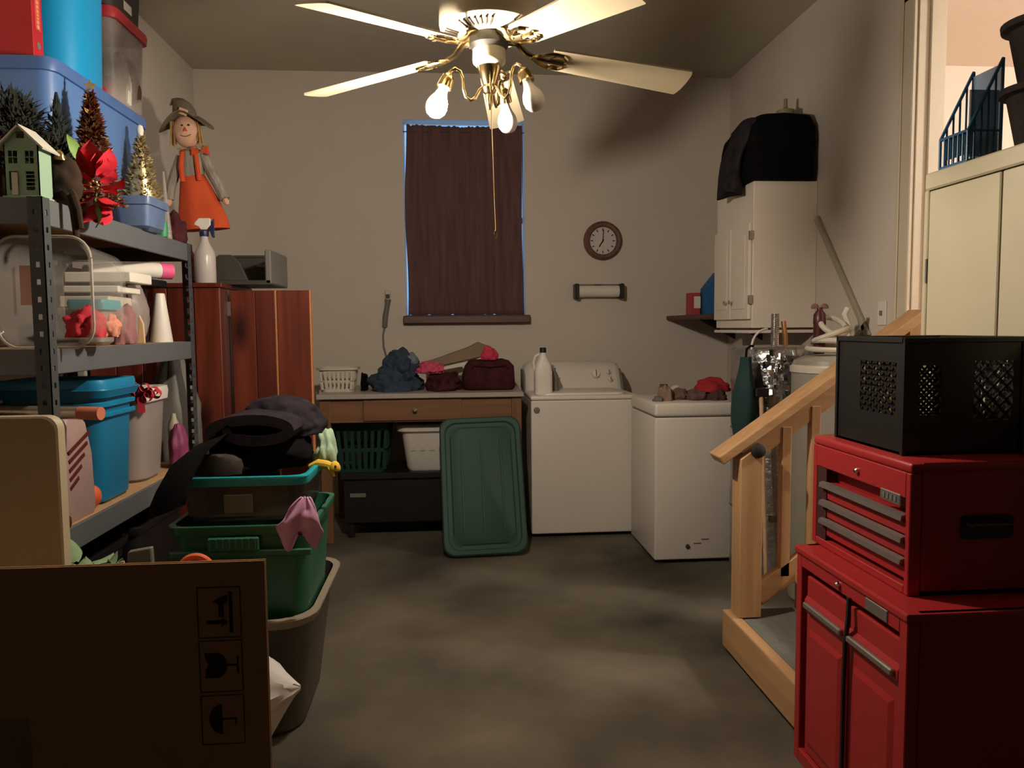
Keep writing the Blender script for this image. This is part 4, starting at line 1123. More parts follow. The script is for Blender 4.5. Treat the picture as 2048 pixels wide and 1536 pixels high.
dk = tote('charcoal_tote', 'charcoal plastic tote on top of the red-lidded clear tote', -1.455, 3.45, ZL + .38, .26, .34, .25, GREYT, taper=.9, r=.04, rim=True)
bm = nb(); box(bm, -1.338, -1.334, 3.42, 3.50, ZL + .42, ZL + .50); part('tag', bm, PAPER, dk)

# ---- Christmas things on the top shelf front
lh = thing('house_lantern', 'small sage green metal house lantern on the top shelf corner', 'lantern', (-1.225, 2.40, ZS + .008))
hx0, hx1, hy0, hy1, hz0 = -1.272, -1.177, 2.36, 2.435, ZS + .008
zw, zp = hz0 + .145, hz0 + .195
xm = (hx0 + hx1) / 2
wins = [(hx0 + .012, hx0 + .037, .02, .065, 1), (hx1 - .037, hx1 - .013, .015, .07, 0), (hx0 + .012, hx0 + .036, .092, .128, 0), (hx1 - .037, hx1 - .013, .092, .128, 0)]
def hface(y):
    bm = nb()
    # gable wall assembled from strips around the four openings
    xs = [hx0, hx0 + .012, hx0 + .037, hx1 - .037, hx1 - .013, hx1]
    box(bm, xs[0], xs[1], y, y + .003, hz0, zw); box(bm, xs[2], xs[3], y, y + .003, hz0, zw); box(bm, xs[4], xs[5], y, y + .003, hz0, zw)
    for a, b in ((xs[1], xs[2]), (xs[3], xs[4])):
        box(bm, a, b, y, y + .003, hz0, hz0 + .016); box(bm, a, b, y, y + .003, hz0 + .07, hz0 + .092); box(bm, a, b, y, y + .003, hz0 + .128, zw)
    prism(bm, [(hx0, zw), (hx1, zw), (xm + .011, zp - .011), (xm + .011, zw + .018), (xm - .011, zw + .018), (xm - .011, zp - .011)], 'y', y, y + .003)
    prism(bm, [(xm - .011, zp - .012), (xm + .011, zp - .012), (xm, zp)], 'y', y, y + .003)
    return bm
part('gable_wall', hface(hy0), SAGE, lh); part('gable_wall', hface(hy1 - .003), SAGE, lh)
for x in (hx0, hx1 - .003):
    bm = nb(); box(bm, x, x + .003, hy0, hy1, hz0, zw); part('side_wall', bm, SAGE, lh)
bm = nb(); box(bm, hx0 - .006, hx1 + .006, hy0 - .006, hy1 + .006, hz0 - .008, hz0); part('base', bm, SAGE, lh, bev=.001)
for s in (-1, 1):
    bm = nb(); bar(bm, (xm - s * .002, (hy0 + hy1) / 2, zp + .005), (xm + s * .066, (hy0 + hy1) / 2, zw - .012), hy1 - hy0 + .024, .005, (s * .6, 0, .8)); part('roof_panel', bm, mat('roof_white', '#d6d2c4', rough=.5), lh)
bm = nb(); box(bm, hx0 + .02, hx0 + .036, hy0 - .004, hy0 + .0, hz0 + .002, hz0 + .066); part('open_door', bm, mat('roof_white', '#d6d2c4'), lh)
bm = nb()
for a, b, c_, d_, _k in wins[2:]:
    box(bm, (a + b) / 2 - .001, (a + b) / 2 + .001, hy0, hy0 + .002, hz0 + c_, hz0 + d_); box(bm, a, b, hy0, hy0 + .002, hz0 + (c_ + d_) / 2 - .001, hz0 + (c_ + d_) / 2 + .001)
for k in range(1, 5):
    box(bm, wins[1][0], wins[1][1], hy0, hy0 + .002, hz0 + .016 + k * .011, hz0 + .018 + k * .011)
part('window_bars', bm, SAGE, lh)
bm = nb(); lathe(bm, [(.014, 0), (.014, .03)], 14, (xm, hy0 + .035, hz0)); part('candle', bm, PAPER, lh)

dl = thing('dark_lantern', 'dark bronze lantern with rust roof left of the green house lantern', 'lantern', (-1.35, 2.41, ZS))
bm = nb()
for x in (-1.395, -1.312):
    for y in (2.37, 2.45):
        box(bm, x - .004, x + .004, y - .004, y + .004, ZS, ZS + .15)
box(bm, -1.402, -1.305, 2.363, 2.457, ZS, ZS + .012); box(bm, -1.402, -1.305, 2.363, 2.457, ZS + .14, ZS + .15)
part('cage', bm, GREYT, dl)
bm = nb(); loft(bm, [rrect(-1.353, 2.41, ZS + .15, .13, .13, .005), rrect(-1.353, 2.41, ZS + .215, .03, .03, .004)]); part('roof', bm, ROOFB, dl)
bm = nb(); lathe(bm, [(.022, .012), (.022, .08), (.006, .085)], 16, (-1.353, 2.41, ZS)); part('candle', bm, mat('ivory_wax', '#b7ab93', rough=.5), dl, smooth=True)

def spray(bm, cx, cy, z0, h, r, n, leaf, seed, squash=1., droop=.3):
    """a cone of small bent leaf blades"""
    random.seed(seed)
    for k in range(n):
        u = k / n
        z = z0 + h * (.06 + .92 * u)
        rr = r * (1 - u) ** .9 * random.uniform(.55, 1.05) + .004
        a = random.uniform(0, 2 * PI)
        p = Vector((cx + rr * math.cos(a), cy + rr * squash * math.sin(a), z))
        d = Vector((math.cos(a), math.sin(a) * squash, random.uniform(-droop, .8))).normalized()
        s = d.cross(Vector((random.uniform(-1, 1), random.uniform(-1, 1), 1))).normalized()
        l = leaf * random.uniform(.7, 1.3)
        wv = l * .28
        n_ = d.cross(s) * l * .12
        v = [bm.verts.new(q) for q in (p - d * l * .4, p + s * wv + n_, p + d * l * .7, p - s * wv + n_)]
        bm.faces.new((v[0], v[1], v[2])); bm.faces.new((v[0], v[2], v[3]))
gt = thing('copper_tinsel_tree', 'copper and gold foil tabletop tree with a star on the top shelf', 'tree', (-1.22, 2.81, ZS))
tx, ty = -1.205, 2.81
bm = nb(); spray(bm, tx - .015, ty, ZS + .03, .41, .085, 1000, .024, 3); part('copper_leaves', bm, COPPERF, gt, kind='stuff')
bm = nb(); spray(bm, tx - .015, ty, ZS + .03, .41, .092, 750, .019, 9); part('gold_leaves', bm, GOLD, gt, kind='stuff')
bm = nb(); lathe(bm, [(.006, 0), (.055, .04), (.06, .06), (.006, .42)], 16, (tx - .015, ty, ZS)); part('core', bm, mat('dark_red_core', '#4a1d16', rough=.7), gt, smooth=True)
bm = nb()
star = [((.022 if k % 2 == 0 else .009) * math.sin(k * PI / 5), (.022 if k % 2 == 0 else .009) * math.cos(k * PI / 5)) for k in range(10)]
prism(bm, [(tx - .015 + a, ZS + .455 + b) for a, b in star], 'y', ty - .003, ty + .003); part('star', bm, CHAMP, gt)
g2 = thing('champagne_tree', 'pale champagne foil tree ornament beyond the copper tree', 'tree', (-1.245, 3.30, ZS))
bm = nb(); spray(bm, -1.245, 3.30, ZS + .14, .27, .07, 760, .022, 13); part('foil_leaves', bm, CHAMP, g2, kind='stuff')
bm = nb(); lathe(bm, [(.05, .14), (.056, .16), (.004, .40)], 16, (-1.245, 3.30, ZS)); part('core', bm, CHAMP, g2, smooth=True)
bm = nb(); lathe(bm, [(.006, .39), (.012, .415), (.014, .43), (.01, .445), (.003, .45)], 14, (-1.245, 3.30, ZS)); part('finial', bm, PAPER, g2, smooth=True)
bm = nb(); lathe(bm, [(.036, 0), (.04, .12), (.03, .145)], 20, (-1.245, 3.30, ZS)); part('white_base', bm, WHITE_PL, g2, smooth=True)
bm = nb(); tube(bm, [(-1.18, 3.385, ZS), (-1.19, 3.385, ZS + .28)], [.016, .004], 10); top('glass_icicle', bm, CLEAR2, 'slim clear glass spire beside the champagne tree', 'ornament', smooth=True)
def needles(bm, cx, cy, cz, rx, ry, rz, n, l, seed):
    random.seed(seed)
    for k in range(n):
        v = Vector((random.gauss(0, 1), random.gauss(0, 1), random.gauss(0, 1))).normalized() * random.uniform(.5, 1)
        p = Vector((cx + v.x * rx, cy + v.y * ry, cz + v.z * rz))
        d = (v + Vector((random.uniform(-.6, .6), random.uniform(-.6, .6), random.uniform(-.6, .6)))).normalized()
        s = d.orthogonal().normalized() * l * .12
        bm.faces.new([bm.verts.new(q) for q in (p - s, p + s, p + d * l)])
eg = thing('evergreen_wreath', 'dark artificial evergreen boughs behind the house lanterns', 'greenery', (-1.35, 2.6, ZS))
bm = nb(); needles(bm, -1.375, 2.60, ZS + .22, .115, .07, .15, 1500, .04, 1); needles(bm, -1.255, 2.63, ZS + .13, .05, .05, .12, 700, .035, 2); part('needles', bm, NEEDLE, eg, kind='stuff')
bm = nb(); tube(bm, [(-1.375, 2.60, ZS), (-1.375, 2.60, ZS + .2)], .05, 10); tube(bm, [(-1.375, 2.60, ZS + .2), (-1.375, 2.60, ZS + .3)], .035, 10); tube(bm, [(-1.255, 2.63, ZS), (-1.255, 2.63, ZS + .2)], .025, 8); part('stems', bm, BROWN_D, eg)
bm = nb(); blob(bm, -1.165, 2.46, ZS + .13, .014, .012, .03, 4, .2, 3, 3); part('gold_bell', bm, GOLD, eg, smooth=True)
dt = thing('slim_dark_tree', 'slim dark green little tree in front of the periwinkle tote', 'tree', (-1.28, 2.70, ZS))
bm = nb(); needles(bm, -1.28, 2.70, ZS + .18, .035, .035, .18, 900, .03, 7); part('needles', bm, mat('deep_green_needles', '#1b2b24', rough=.9, var=.4, scale=30), dt, kind='stuff')
bm = nb(); lathe(bm, [(.03, 0), (.028, .1), (.012, .36), (.004, .40)], 10, (-1.28, 2.70, ZS)); part('trunk', bm, mat('deep_green_core', '#18241d', rough=.9), dt)
bm = nb()
loops = [ring(-1.47 - .01 * v, 2.42, ZS + .33 * v, .085 * (1 - v) + .005, 20) for v in (0, .3, .6, .85, 1)]
loft(bm, loops); rh = top('red_felt_hat', bm, mat('bright_red_felt', '#d8343e', rough=.9, var=.1), 'red felt cone hat at the near end of the top shelf', 'hat', smooth=True)
rd = thing('brown_plush', 'dark brown plush figure sitting on the top shelf with legs dangling', 'plush', (-1.17, 2.48, ZS))
bm = nb(); blob(bm, -1.185, 2.49, ZS + .012, .068, .05, .14, 71, .18, 2.5, 4, 0, .7); part('body', bm, BROWN_D, rd, smooth=True, angle=180)
for x, x2, l in ((-1.165, -1.135, .10), (-1.145, -1.12, .075)):
    bm = nb(); tube(bm, [(x, 2.47, ZS + .04), (x2, 2.44, ZS + .02), (x2 + .01, 2.44, ZS - .02), (x2 + .016, 2.44, ZS - l)], [.014, .012, .01, .009], 8); part('leg', bm, BROWN_D, rd, smooth=True)
po = thing('poinsettia', 'bright red fabric poinsettia with a green leaf on the top shelf', 'flower', (-1.15, 2.64, ZS))
def petal_mesh(l, wv, m):
    bm = nb()
    rws = []
    for i in range(7):
        u = i / 6
        ww = wv * math.sin(PI * min(1, u * .93 + .07)) ** .8
        rws.append([bm.verts.new((u * l, s * ww / 2, .25 * l * u * u - .12 * abs(s) * wv + .04 * l * math.sin(u * 7))) for s in (-1, 0, 1)])
    for a, b in zip(rws, rws[1:]):
        for i in range(2):
            bm.faces.new((a[i], a[i + 1], b[i + 1], b[i]))
    me = finish('petal', bm, m, smooth=True, angle=90)
    return me
RPET = petal_mesh(.095, .07, mat('poinsettia_red', '#d42436', rough=.7, var=.2))
GPET = petal_mesh(.09, .035, LEAF)
random.seed(5)
for k in range(20):
    p = bpy.data.objects.new('petal', RPET); C.objects.link(p); p.parent = po
    a = k * 2.4
    p.location = (.03 + .012 * math.cos(a), -.04 + random.uniform(-.01, .01), .075 + .05 * math.sin(a))
    # petals fan out in the plane facing the room (toward -y, +x)
    d = Vector((math.cos(a) * .75 + .2, -.45, math.sin(a)))
    p.rotation_euler = d.to_track_quat('X', 'Z').to_euler()
    s = 1.0 if k < 8 else .72
    p.scale = (s, s, s)
for loc, d in (((.03, -.06, .02), (.35, -.3, -.9)), ((-.03, -.02, .16), (-.2, -.2, .9))):
    p = bpy.data.objects.new('leaf', GPET); C.objects.link(p); p.parent = po
    p.location = loc; p.rotation_euler = Vector(d).to_track_quat('X', 'Y').to_euler()
bm = nb()
for k in range(7):
    a = k * 2 * PI / 7
    blob(bm, -1.12 + .012 * math.cos(a), 2.575, ZS + .075 + .012 * math.sin(a), .005, .005, .009, k, .1, 2, 2)
part('gold_centre', bm, GOLD, po, smooth=True)
bm = nb(); tube(bm, [(-1.15, 2.64, ZS), (-1.14, 2.62, ZS + .04), (-1.12, 2.60, ZS + .075)], .005, 6); part('stem', bm, LEAF, po)
bb = tote('blue_bin', 'small cloudy blue plastic bin at the far front of the top shelf', -1.185, 3.12, ZS, .13, .2, .12, mat('cloudy_blue_plastic', '#6f86ad', rough=.35, alpha=.75, var=.3, scale=12), r=.02, rim=True, rim_w=.008)
bm = nb(); blob(bm, 0, .01, .012, .045, .065, .09, 81, .3, 3, 3); part('contents', bm, DARKGREY_F, bb, smooth=True, ws=False)
bm = nb(); lathe(bm, [(.018, 0), (.02, .02), (.02, .05), (.016, .06)], 14, (-1.172, 3.30, ZS)); lathe(bm, [(.009, .06), (.009, .1)], 10, (-1.172, 3.30, ZS)); top('green_bottle', bm, mat('green_label', '#2f8a58', rough=.5), 'little green bottle beside the cloudy blue bin', 'bottle', smooth=True)
bm = nb(); needles(bm, -1.25, 3.43, ZS + .04, .04, .05, .05, 300, .04, 17); blob(bm, -1.25, 3.43, ZS, .03, .04, .06, 4, .2, 3, 2); top('dried_sprig', bm, mat('cream_sprig', '#a99a72', rough=.9, var=.3), 'cream dried sprig at the far end of the top shelf', 'greenery')
bm = nb(); blob(bm, -1.205, 3.535, ZS, .05, .06, .13, 24, .3, 3, 4, .04); top('maroon_bundle', bm, MAROON, 'dark maroon bundle at the far corner of the top shelf', 'bundle', smooth=True, angle=180)

# ------------------------------------------------------------------ middle shelf contents
ZM = 1.3005
cb = thing('clear_bin', 'large clear rounded plastic bin lying on its side on middle shelf', 'bin', (-1.195, 2.6, ZM))
bm = nb()
def cbl(y, ins):
    return [Vector((p.x, y, p.y)) for p in rrect(-1.20, ZM + .165, 0, .27 - 2 * ins, .325 - 2 * ins, .06, 6)]
loft(bm, [cbl(2.40, 0), cbl(2.41, .006), cbl(2.70, .022), cbl(2.715, .04), cbl(2.71, .044), cbl(2.69, .026), cbl(2.41, .010), cbl(2.40, .004), cbl(2.40, 0)], False, False)
loft(bm, [cbl(2.715, .04), cbl(2.711, .04)])
part('shell', bm, CLEAR, cb, smooth=True)
bm = nb()
tube(bm, [Vector((p.x, 2.40, p.y)) for p in rrect(-1.20, ZM + .165, 0, .274, .329, .062, 6)] + [Vector((-1.20 + .137, 2.40, ZM + .165 + .1))], .0045, 6); part('rolled_rim', bm, mat('rim_clear', '#cfcabd', rough=.15, alpha=.6), cb, smooth=True)
for k, (x, y, r, h, m_, nm) in enumerate(((-1.14, 2.52, .055, .09, RED_C, 'crumpled red ribbon inside the clear bin'), (-1.10, 2.58, .035, .07, mat('salmon_paper', '#d08a70', rough=.8, var=.2), 'salmon paper flower inside the clear bin'))):
    bm = nb(); blob(bm, x, y, ZM + .03, r, r, h, 90 + k, .45, 4, 4, .06); top('ribbon', bm, m_, nm, 'ribbon', smooth=True, angle=180)
bm = nb(); box(bm, -1.305, -1.265, 2.47, 2.475, ZM + .13, ZM + .25); top('price_card', bm, mat('pink_white_card', '#d9a89c', rough=.7, var=.15), 'pale pink card standing at the left of the clear bin', 'card')
wb = [(-1.38, -1.15, 2.90, 3.10, .225, .262, 'white flat box on top of the white box stack on middle shelf', PAPER), (-1.38, -1.19, 2.89, 3.09, .188, .212, 'thin white board second in the stack on middle shelf', PAPER),
      (-1.39, -1.22, 2.88, 3.08, .135, .175, 'greyish white box at the bottom of the stack on middle shelf', OFFWHITE)]
for x0, x1, y0, y1, z0, z1, lab, m_ in wb:
    bm = nb(); box(bm, x0, x1, y0, y1, ZM + z0, ZM + z1); top('flat_box', bm, m_, lab, 'box', bev=.003)
bm = nb(); box(bm, -1.40, -1.25, 2.88, 3.08, ZM, ZM + .134); top('grey_carton', bm, mat('grey_carton', '#6a645a', rough=.8, var=.15), 'dull grey carton under the white box stack', 'box', bev=.003)
for z0, z1 in ((.1755, .1875), (.2125, .2245)):
    bm = nb(); box(bm, -1.38, -1.23, 2.91, 3.07, ZM + z0, ZM + z1); top('dark_folder', bm, GREYT, ('dark thin folder under the lower white board' if z0 < .2 else 'dark thin folder under the top white box'), 'folder')
bm = nb(); box(bm, -1.70, -1.475, 2.40, 3.5, ZM, ZM + .30); top('added_dark_carton', bm, mat('dark_brown_carton', '#3f2d20', rough=.9, var=.2), 'added dark brown carton darkening the back of middle shelf', 'box', bev=.004)  # added so that the bright wall behind the shelf reads dark
tt = tote('teal_lid_tub', 'small cloudy tub with teal lid and white label on middle shelf', -1.235, 2.80, ZM, .10, .13, .135, mat('cloudy_grey_plastic', '#a29a98', rough=.3, alpha=.75, var=.2), taper=.84, r=.02, lid=TEAL, rim=False, lid_h=.022)
bm = nb(); box(bm, -.014, .016, -.0625, -.0595, .035, .095); part('label', bm, PAPER, tt, ws=False)
def sack(name, label, cat, cx, cy, z0, rx, ry, h, m, seed, lean=0):
    bm = nb()
    loops = []
    for j in range(14):
        v = j / 13
        k = (.85 + .3 * math.sin(PI * v * .9)) * (1 - .55 * max(0, v - .6) / .4)
        lp = []
        for i in range(28):
            a = 2 * PI * i / 28
            n = 1 + .26 * noise.noise(Vector((math.cos(a) * 2.2, math.sin(a) * 2.2, v * 3 + seed * 5))) + .12 * noise.noise(Vector((math.cos(a) * 6, math.sin(a) * 6, v * 8 + seed * 5)))
            lp.append(Vector((cx + rx * k * n * math.cos(a) + lean * v, cy + ry * k * n * math.sin(a), z0 + h * v)))
        loops.append(lp)
    loft(bm, loops)
    return top(name, bm, m, label, cat, smooth=True, angle=70)
sack('plastic_sack', 'cloudy pinkish plastic bag standing before the white cone', 'bag', -1.265, 3.17, ZM, .05, .075, .25, CLEARP, 1, .01)
bm = nb(); blob(bm, -1.20, 2.945, ZM, .042, .05, .14, 97, .25, 3, 4); top('mauve_bundle', bm, mat('mauve_cloth', '#9a6a6a', rough=.9, var=.2), 'dusty mauve cloth bundle right of the teal-lidded tub', 'cloth', smooth=True, angle=180)
wp = thing('wood_figure', 'pale wooden tree cut-out leaning beside the cloudy bag', 'ornament', (-1.195, 3.05, ZM))
for dx, hh, w_ in ((-.02, .14, .03), (.01, .11, .028)):
    bm = nb(); prism(bm, [(-1.195 + dx - w_ / 2, ZM), (-1.195 + dx + w_ / 2, ZM), (-1.195 + dx + w_ * .4, ZM + hh * .7), (-1.195 + dx - .004, ZM + hh)], 'y', 3.05 + dx, 3.062 + dx); part('cut_out', bm, WOODITEM, wp, bev=.002)
bm = nb(); lathe(bm, [(.044, 0), (.045, .004), (.02, .198), (.018, .205)], 28, (-1.22, 3.37, ZM)); top('foam_cone', bm, WHITE_PL, 'white foam cone at the far end of the middle shelf', 'cone', smooth=True)
rl = thing('white_roll', 'white paper roll with a pink end above the plastic bag', 'roll', (-1.235, 3.3, ZM + .29))
bm = nb(); tube(bm, [(-1.40, 3.12, ZM + .272), (-1.33, 3.22, ZM + .29), (-1.26, 3.32, ZM + .30), (-1.22, 3.37, ZM + .30)], .033, 18); part('roll', bm, PAPER, rl, smooth=True)
bm = nb(); tube(bm, [(-1.22, 3.37, ZM + .30), (-1.185, 3.41, ZM + .30)], .0345, 18); part('pink_end', bm, PINK_S, rl, smooth=True)
bm = nb(); box(bm, -1.42, -1.22, 3.24, 3.46, ZM + .235, ZM + .262); top('dark_box', bm, BLACK, 'flat black box under the white roll', 'box', bev=.003)
bm = nb(); box(bm, -1.46, -1.32, 3.24, 3.5, ZM, ZM + .234); top('plum_carton', bm, mat('plum_carton', '#3a3038', rough=.8, var=.2), 'plum dark carton at the back of middle shelf', 'box', bev=.003)

# ------------------------------------------------------------------ bottom shelf contents
ZB = .7535
tb2 = tote('blue_lower_tote', 'bright blue ridged tote with white label on the bottom shelf', -1.35, 2.83, ZB, .34, .28, .40, BLUE_D, taper=.90, r=.05, lid=mat('blue_lid', '#1b87b4', rough=.4, var=.06), rim=True, lid_h=.03, rim_w=.03)
for z in (.30, .335):
    bm = nb(); loft(bm, [rrect(0, 0, z, .345, .285, .05, 5), rrect(0, 0, z + .004, .362, .302, .05, 5), rrect(0, 0, z + .016, .364, .304, .05, 5), rrect(0, 0, z + .02, .348, .288, .05, 5)], False, False); part('ridge', bm, mat('blue_lid', '#1b87b4'), tb2, ws=False, smooth=True)
bm = nb(); box(bm, .062, .094, -.1395, -.136, .225, .285); part('label', bm, PAPER, tb2, ws=False)
wl = tote('white_lid_tub', 'cloudy plastic tub with white lid on the bottom shelf', -1.315, 3.20, ZB, .25, .27, .33, CLEARP, taper=.84, r=.06, lid=WHITE_PL, rim=False, lid_h=.04)
bm = nb(); blob(bm, -1.315, 3.20, ZB + .03, .085, .09, .22, 101, .3, 3, 4); part('contents', bm, mat('dusty_mauve', '#83706c', rough=.9, var=.25), wl, smooth=True)
rf = thing('red_bow', 'frilly red ribbon bow hanging over the white tub lid', 'bow', (-1.135, 3.02, ZB + .29))
random.seed(8)
for k in range(16):
    a = k * 2.4
    rr = .012 + .0022 * k
    M = Matrix.Translation((-1.18 + rr * math.cos(a), 3.035 + .01 * math.sin(k), ZB + .36 + rr * math.sin(a))) @ Matrix.Rotation(a, 4, 'Y') @ Matrix.Rotation(random.uniform(-.6, .6), 4, 'X')
    bm = nb()
    lp = [[M @ Vector((x + .016 * math.cos(t_), y, .016 * math.sin(t_))) for x, y in ((.014, -.012), (.014, .012))] for t_ in [2 * PI * i / 10 for i in range(11)]]
    for p, q in zip(lp, lp[1:]):
        bm.faces.new([bm.verts.new(v) for v in (p[0], p[1], q[1], q[0])])
    part('loop', bm, RED_C, rf, smooth=True)
bm = nb(); bar(bm, (-1.185, 3.03, ZB + .35), (-1.175, 3.015, ZB + .285), .026, .002, (0, 1, 0)); part('tail', bm, RED_C, rf)
sack('magenta_bag', 'magenta topped gift bag at the far end of the bottom shelf', 'bag', -1.19, 3.44, ZB, .035, .05, .19, mat('magenta_film', '#93406a', rough=.6, var=.35, scale=9), 3)
bm = nb(); lathe(bm, [(.024, 0), (.026, .02), (.024, .18), (.012, .21), (.01, .23)], 14, (-1.23, 3.50, ZB)); top('milky_bottle', bm, mat('milky_yellow', '#a9a48c', rough=.4), 'milky tall bottle behind the magenta gift bag', 'bottle', smooth=True)
pk = thing('candy_bag', 'pinkish white gift bag with dark red stripes on the bottom shelf', 'bag', (-1.19, 2.52, ZB))
bm = nb(); loft(bm, [rrect(-1.265, 2.53, ZB + z, w_, d_, .02) for z, w_, d_ in ((0, .16, .19), (.02, .17, .2), (.2, .165, .19), (.30, .15, .15), (.325, .14, .10))]); part('body', bm, mat('pinkish_white_film', '#a98f8a', rough=.5, var=.12), pk, smooth=True)
for k in range(5):
    za = ZB + .23 - k * .024
    bm = nb(); bar(bm, (-1.181, 2.455, za - .01 - k * .004), (-1.181, 2.60 - k * .022, za + .04 - k * .010), .003, .012); part('stripe', bm, mat('dark_red_print', '#5c1c1c', rough=.6), pk)
sr = thing('foil_roll', 'shiny foil gift wrap roll with orange end across the bottom shelf', 'roll', (-1.12, 2.45, ZB + .326))
bm = nb(); tube(bm, [(-1.42, 2.51, ZB + .348), (-1.26, 2.475, ZB + .347), (-1.14, 2.45, ZB + .346)], .02, 16); part('roll', bm, mat('pale_foil', '#c8b7a6', rough=.25, metal=.6, var=.3, scale=30), sr, smooth=True)
bm = nb(); tube(bm, [(-1.14, 2.45, ZB + .346), (-1.07, 2.435, ZB + .345)], .0205, 16); part('orange_end', bm, mat('terracotta_card', '#c9765c', rough=.6), sr, smooth=True)
pm = thing('pumpkin', 'small orange plastic pumpkin at the foot of the blue tote', 'pumpkin', (-1.222, 2.668, ZB))
bm = nb()
loops = []
for j in range(11):
    v = j / 10
    a2 = PI * v
    lp = []
    for i in range(36):
        a = 2 * PI * i / 36
        r = .034 * math.sin(a2) * (1 + .08 * abs(math.cos(4 * a))) + .001
        lp.append(Vector((-1.222 + r * math.cos(a), 2.668 + r * math.sin(a), ZB + .04 * (1 - math.cos(a2)))))
    loops.append(lp)
loft(bm, loops); part('shell', bm, ORANGE_P, pm, smooth=True)
bm = nb(); tube(bm, [(-1.222, 2.668, ZB + .076), (-1.220, 2.668, ZB + .095)], [.008, .005], 8); part('stem', bm, BROWN_D, pm)
bm = nb(); lathe(bm, [(.012, 0), (.016, .01), (.016, .03), (.009, .04)], 14, (-1.173, 2.40, ZB)); top('copper_jar', bm, mat('copper_glaze', '#5d2d1b', rough=.25, var=.1), 'tiny dark copper jar at the near front of bottom shelf', 'jar', smooth=True)
bm = nb(); box(bm, -1.66, -1.37, 2.40, 2.6, ZB, ZB + .34); top('dark_carton', bm, mat('dark_carton', '#2a2420', rough=.9), 'dark carton at the back of the bottom shelf', 'box', bev=.004)
# grey jug right at the far post
gj = sack('grey_sack', 'grey plastic sack wedged behind the far shelf post', 'bag', -1.30, 3.72, .62, .1, .1, .62, GREYL, 6)

# lowest level: two totes added to make the space under the shelves dark
for yy_, lab in ((2.66, 'added black tote darkening the lowest shelf at the near end'), (3.26, 'added black tote darkening the lowest shelf at the far end')):
    tote('added_dark_tote', lab, -1.44, yy_, .1585, .46, .52, .44, BLACK, taper=.92, r=.05, rim=True)

# ------------------------------------------------------------------ cedar wardrobe, plank panel and what is on them
cw = thing('cedar_wardrobe', 'red cedar plank wardrobe against the left wall beyond the shelving', 'wardrobe', (-1.42, 4.1, 0))
ax0, ax1, ay0, ay1, az = -1.74, -1.115, 3.86, 4.42, 1.578
bm = nb(); box(bm, ax0 + .02, ax1 - .02, ay0 + .02, ay1 - .02, 0, az - .02); part('carcass', bm, mat('cedar_inner', '#3b160c', rough=.8), cw)
n = 5
for k in range(n):
    a = ax0 + (ax1 - ax0) * k / n; b = ax0 + (ax1 - ax0) * (k + 1) / n
    bm = nb(); box(bm, a + .002, b - .002, ay0, ay0 + .019, 0, az - .022); part('side_plank', bm, CEDAR if k % 2 else CEDAR2, cw, bev=.002)
for k in range(4):
    a = ay0 + (ay1 - ay0) * k / 4; b = ay0 + (ay1 - ay0) * (k + 1) / 4
    bm = nb(); box(bm, ax1 - .019, ax1, a + .002, b - .002, 0, az - .022); part('front_plank', bm, CEDAR2 if k % 2 else CEDAR, cw, bev=.002)
bm = nb(); box(bm, ax0, ax1 + .012, ay0 - .012, ay1 + .01, az - .022, az); part('top_board', bm, CEDAR, cw, bev=.003)
bm = nb(); box(bm, ax1, ax1 + .006, ay0 + .03, ay0 + .06, .80, .87); part('latch_plate', bm, ALU, cw)
# its door stands open, square to the front
bm = nb(); box(bm, -1.08, -.712, 3.975, 3.985, .05, 1.53); dr2 = part('open_door', bm, mat('cedar_inner', '#3b160c'), cw)
for a, b, m_, y in ((-1.090, -.975, CEDAR2, 3.956), (-.973, -.878, CEDAR, 3.956), (-.866, -.706, CEDAR2, 3.953)):
    bm = nb(); box(bm, a, b, y, y + .019, .04, 1.545); part('door_plank', bm, m_, dr2, bev=.002)
bm = nb(); box(bm, -.7055, -.699, 3.953, 3.986, .04, 1.545); part('pale_edge', bm, CEDAR_E, dr2, label='pale sapwood edge strip')
bm = nb(); box(bm, -.877, -.867, 3.960, 3.975, .04, 1.545); part('pale_batten', bm, CEDAR_E, dr2, label='pale strip between two planks')
for z in (.4, 1.42):
    bm = nb(); box(bm, -1.114, -1.078, 3.965, 3.98, z, z + .07); part('hinge', bm, ALU, dr2)
tr = thing('plastic_tray', 'dark grey plastic tray with sloping side on the cedar wardrobe', 'tray', (-1.1, 4.3, az))
bm = nb()
prism(bm, [(-1.28, az), (-.905, az), (-.905, az + .02), (-1.28, az + .02)], 'y', 4.0, 4.40); part('tray_floor', bm, GREYT, tr)
bm = nb(); prism(bm, [(-1.28, az + .02), (-1.02, az + .02), (-1.06, az + .11), (-1.10, az + .15), (-1.16, az + .15), (-1.28, az + .06)], 'y', 4.02, 4.05); part('sloping_side', bm, GREYT, tr, bev=.003)
bm = nb(); prism(bm, [(-1.28, az + .02), (-.905, az + .02), (-.905, az + .175), (-1.19, az + .175), (-1.28, az + .10)], 'y', 4.38, 4.40); part('back_wall', bm, GREYT, tr, bev=.003)
bm = nb(); box(bm, -.93, -.90, 4.0, 4.40, az + .002, az + .175); part('end_wall', bm, GREYL, tr, bev=.006)
bm = nb(); box(bm, -1.19, -.91, 4.375, 4.405, az + .165, az + .18); part('rim', bm, GREYT, tr, bev=.004)
bm = nb(); box(bm, -1.06, -.95, 4.374, 4.379, az + .115, az + .132); part('label_strip', bm, PAPER_B, tr)
sb = thing('spray_bottle', 'clear spray bottle with white and navy trigger on the wardrobe', 'bottle', (-1.20, 3.92, az))
sx_, sy_ = -1.20, 3.93
